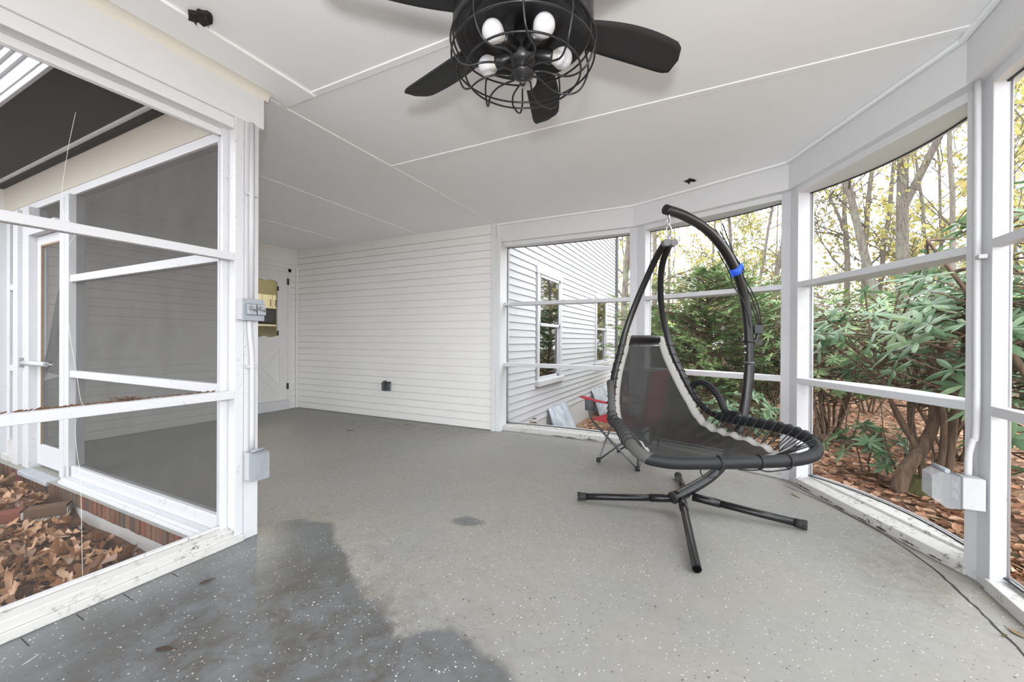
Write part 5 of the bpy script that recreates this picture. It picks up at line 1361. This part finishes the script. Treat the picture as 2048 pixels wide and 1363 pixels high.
# feathery cedar
def cedar(label, base, h, rad, n, seed):
    r = random.Random(seed); bz = float(gz(*base)); B = Vector((base[0], base[1], bz)); t = thing('cedar_tree', label, 'tree', tuple(B))
    b = MB(); b.tube(catmull([B, B + Vector((0.03, 0, h * 0.35)), B + Vector((-0.02, 0.03, h * 0.7)), B + Vector((0.02, 0, h))], 5), [0.05 * (1 - 0.9 * i / 15) for i in range(16)], 7)
    pos = []; dirs = []; ups = []; sc = []
    for k in range(n):
        u = r.random() ** 0.8; z = 0.25 + (h - 0.25) * u
        a = r.random() * 6.28; L = rad * (1 - u ** 2.6) ** 0.7 * r.uniform(0.5, 1.15) * (0.75 + 0.45 * math.sin(3 * a + 5 * u)) + 0.10
        s = B + Vector((0, 0, z)); d = Vector((math.cos(a), math.sin(a), r.uniform(0.05, 0.45))); e = s + d * L
        b.tube([s, s + d * L * 0.5 + Vector((0, 0, 0.03)), e], [0.009, 0.006, 0.003], 4, caps=False)
        m = int(6 + L * 16)
        for j in range(m):
            f = 0.25 + 0.75 * (j + r.random()) / m; p = s + d * L * f
            dd = (d + Vector((r.gauss(0, 0.55), r.gauss(0, 0.55), r.gauss(0, 0.3)))).normalized()
            pos.append(p); dirs.append(dd); ups.append(Vector((r.gauss(0, 0.5), r.gauss(0, 0.5), 1))); sc.append(r.uniform(0.09, 0.17))
    V = []; F = []
    def strip(x0, y0, x1, y1, w):
        k = len(V); dx, dy = x1 - x0, y1 - y0; l = math.hypot(dx, dy); nx, ny = -dy / l * w, dx / l * w
        V.extend([(x0 + nx, y0 + ny, 0), (x0 - nx, y0 - ny, 0), (x1, y1, -0.06)]); F.append((k, k + 1, k + 2))
    strip(0, 0, 1.0, 0, 0.035)
    for i in range(7):
        x = 0.12 + 0.11 * i; l = 0.34 * (1 - i / 9)
        for s_ in (1, -1): strip(x, 0, x + l * 0.8, s_ * l * 0.75, 0.035)
    b.build('trunk_and_boughs', M['bark_brown'], parent=t)
    scatter('foliage', V, F, np.array(pos), frames(np.array(dirs), np.array(ups)), np.array(sc), M['cedar'], parent=t)
cedar('feathery green cedar straight behind the hanging lounge', at(6.7, 0.0, 1.0), 2.3, 1.3, 330, 51)
cedar('lower feathery cedar crowding the left side of the taller cedar', at(7.1, -0.075, 0.997), 1.75, 0.95, 190, 53)
cedar('spreading feathery cedar behind the stand pole right of the taller cedar', at(7.6, 0.085, 0.996), 2.05, 1.0, 200, 54)
cedar('small feathery cedar beyond the house corner left of the lounge', at(9.0, -0.125, 0.992), 2.3, 1.0, 170, 52)

# deciduous trees
def tree(label, base, h, r0, seed, lean=(0, 0), limbs=None, wob=0.035, leaves=260, mat='bark_far', leafmat='spring', group=None, nb=16, first=0.3, spread=0.8, leaf=0.15, name='bare_tree'):
    r = random.Random(seed); bz = float(gz(*base)) - 0.1; B = Vector((base[0], base[1], bz))
    t = thing(name, label, 'tree', tuple(B), group); b = MB(); tips = []
    def grow(p, d, l, rad, lev):
        P = [p]; q = p; k = 6
        for i in range(k):
            d = (d + Vector((r.gauss(0, 0.12), r.gauss(0, 0.12), r.gauss(0, 0.07) + 0.03))).normalized(); q = q + d * l / k; P.append(q)
        b.tube(P, [max(0.009, rad * (1 - 0.8 * i / k)) for i in range(k + 1)], 6 if rad > 0.03 else 4, caps=False)
        if lev < 3:
            for i in range(5 if lev < 2 else 4):
                j = r.randint(2, k); grow(P[j], (d + Vector((r.gauss(0, 0.65), r.gauss(0, 0.65), r.uniform(-0.15, 0.6)))).normalized(), l * r.uniform(0.35, 0.6), rad * 0.42, lev + 1)
        if lev >= 2: tips.extend(P[2:])
    trunks = limbs or [((0, 0, 0), (lean[0], lean[1], 1), 1.0, 1.0)]
    for (o, d, fl, fr) in trunks:
        P = [B + Vector(o)]; dv = Vector(d).normalized(); k = 14; q = P[0]
        for i in range(k):
            dd = (dv + Vector((r.gauss(0, wob), r.gauss(0, wob), 0))).normalized(); q = q + dd * h * fl / k; P.append(q)
        R = [r0 * fr * (1 - 0.6 * i / k) * (1.25 if i == 0 and o[2] == 0 else 1) for i in range(k + 1)]
        b.tube(P, R, 12, caps=False)
        for i in range(int(nb * fl)):
            j = r.randint(int(first * k), k); a = r.random() * 6.28
            grow(P[j], Vector((math.cos(a) * spread, math.sin(a) * spread, r.uniform(0.25, 0.9))).normalized(), h * r.uniform(0.14, 0.26), R[j] * r.uniform(0.28, 0.5), 1)
    b.build('trunk_and_branches', M[mat], parent=t)
    n = min(leaves, len(tips) * 3)
    if n:
        c = [tips[r.randrange(len(tips))] for _ in range(n)]
        pos = np.array(c) + NP.normal(0, 0.14, (n, 3))
        LV = [(0, 0, 0), (0.5, -0.3, 0.08), (1, 0, -0.1), (0.5, 0.3, 0.08)]; LF = [(0, 1, 2), (0, 2, 3)]
        scatter('foliage', LV, LF, pos, rand_rot(n, 0.9), NP.uniform(leaf * 0.6, leaf * 1.3, n), M[leafmat], parent=t)
    return t
tree('big grey forked tree trunk rising behind the rhododendrons in the widest screen', at(14, 0.312, 0.95), 13, 0.155, 61, limbs=[((0, 0, 0), (0.0, 0.0, 1), 1.0, 1.0), ((-0.25, -0.1, 0.9), (-0.17, 0.07, 1), 0.62, 0.8), ((0.0, 0, 4.75), (0.36, -0.16, 1), 0.42, 0.60)], wob=0.006, leaves=250, mat='bark', nb=10, first=0.45, name='forked_tree')
tree('pale tree of two close stems left of the big forked trunk', at(18, 0.243, 0.97), 12, 0.115, 62, limbs=[((0, 0, 0), (-0.02, 0, 1), 0.75, 1.0), ((0.35, 0, 1.2), (0.03, 0, 1), 0.8, 0.9), ((-0.05, 0, 5.0), (-0.35, 0.1, 1), 0.35, 0.5)], leaves=450, nb=12, name='twin_stem_tree')
tree('slender tree thick with yellow-green leaves right of the big forked trunk', at(13, 0.375, 0.927), 11, 0.062, 63, lean=(-0.04, 0.02), leaves=2200, nb=26, first=0.3, leaf=0.15, name='budding_tree')
tree('lichen-green leaning trunk between the house corner and the first bay post', at(14, -0.19, 0.982), 11, 0.125, 64, lean=(0.05, 0), leaves=700, mat='bark', nb=14, name='leaning_tree')
tree('pale double trunk just right of the first bay post', at(16, -0.112, 0.994), 12, 0.105, 65, limbs=[((0, 0, 0), (0.01, 0, 1), 1, 1), ((0.3, 0, 0.2), (0.04, 0, 1), 0.9, 0.6)], leaves=300, nb=10, first=0.5, name='double_trunk_tree')
tree('dark branching tree in the narrow screen at the right edge', at(9, 0.455, 0.89), 9, 0.085, 66, lean=(0.1, -0.05), leaves=500, mat='bark', nb=18, first=0.3, name='dark_tree')
tree('thin leaning tree behind the stand pole in the second bay', at(17, 0.065, 0.998), 11, 0.065, 67, lean=(0.14, 0), leaves=500, nb=16, name='slanting_tree')
rr = random.Random(77)
for k in range(20):
    a = math.radians(rr.uniform(60, 108)); d = rr.uniform(17, 32)
    tree('thin pale budding tree far out in the woods', (d * math.cos(a), d * math.sin(a)), rr.uniform(9, 14), rr.uniform(0.04, 0.09), 100 + k, lean=(rr.gauss(0, 0.05), rr.gauss(0, 0.05)), leaves=1300, nb=20, first=0.18, group='thin trees far out in the woods', leaf=0.19)
for k in range(16):
    a = math.radians(64 + 46 * k / 15 + rr.uniform(-1.5, 1.5)); d = rr.uniform(17, 27)
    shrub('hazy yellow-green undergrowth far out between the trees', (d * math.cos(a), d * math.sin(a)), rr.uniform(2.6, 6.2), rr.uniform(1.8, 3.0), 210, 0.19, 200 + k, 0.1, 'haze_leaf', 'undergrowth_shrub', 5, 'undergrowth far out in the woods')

# fallen branch and mossy stump
t = thing('fallen_branch', 'dark fallen branch lying on the leaves right of the bay post', 'branch', (1.25, 6.1, -0.15))
MB().tube(catmull([(0.75, 6.25, -0.10), (1.1, 6.12, -0.09), (1.4, 6.0, -0.10), (1.62, 5.85, -0.14)], 6), [0.055 - 0.0008 * i for i in range(19)], 10).build('branch_wood', M['bark_brown'], parent=t)
t = thing('mossy_stump', 'low mossy stump in the leaves beside the right outlet cover', 'stump', (1.55, 4.42, -0.16))
b = MB(); b.lathe([(0.0, -0.25), (0.17, -0.25), (0.15, -0.16), (0.125, -0.08), (0.11, -0.03), (0.06, -0.015), (0.0, -0.03)], (1.55, 4.42, 0.0), 14); b.build('stump_wood', M['stump'], parent=t)
t = thing('shrub_trunk', 'stout bent brown trunk with peeling bark under the big-leaved rhododendron', 'trunk', (1.52, 4.30, -0.16))
b = MB(); b.tube(catmull([(1.40, 4.34, -0.2), (1.45, 4.36, 0.02), (1.58, 4.42, 0.22), (1.66, 4.45, 0.45), (1.68, 4.5, 0.8), (1.74, 4.5, 1.1)], 6), [0.06 - 0.0012 * i for i in range(31)], 12)
b.tube(catmull([(1.56, 4.41, 0.2), (1.45, 4.5, 0.45), (1.36, 4.55, 0.8)], 5), [0.028 - 0.0015 * i for i in range(11)], 8)
b.build('trunk_wood', M['bark_brown'], parent=t)

for o in list(SC.objects):
    if '_o' in o: del o['_o']
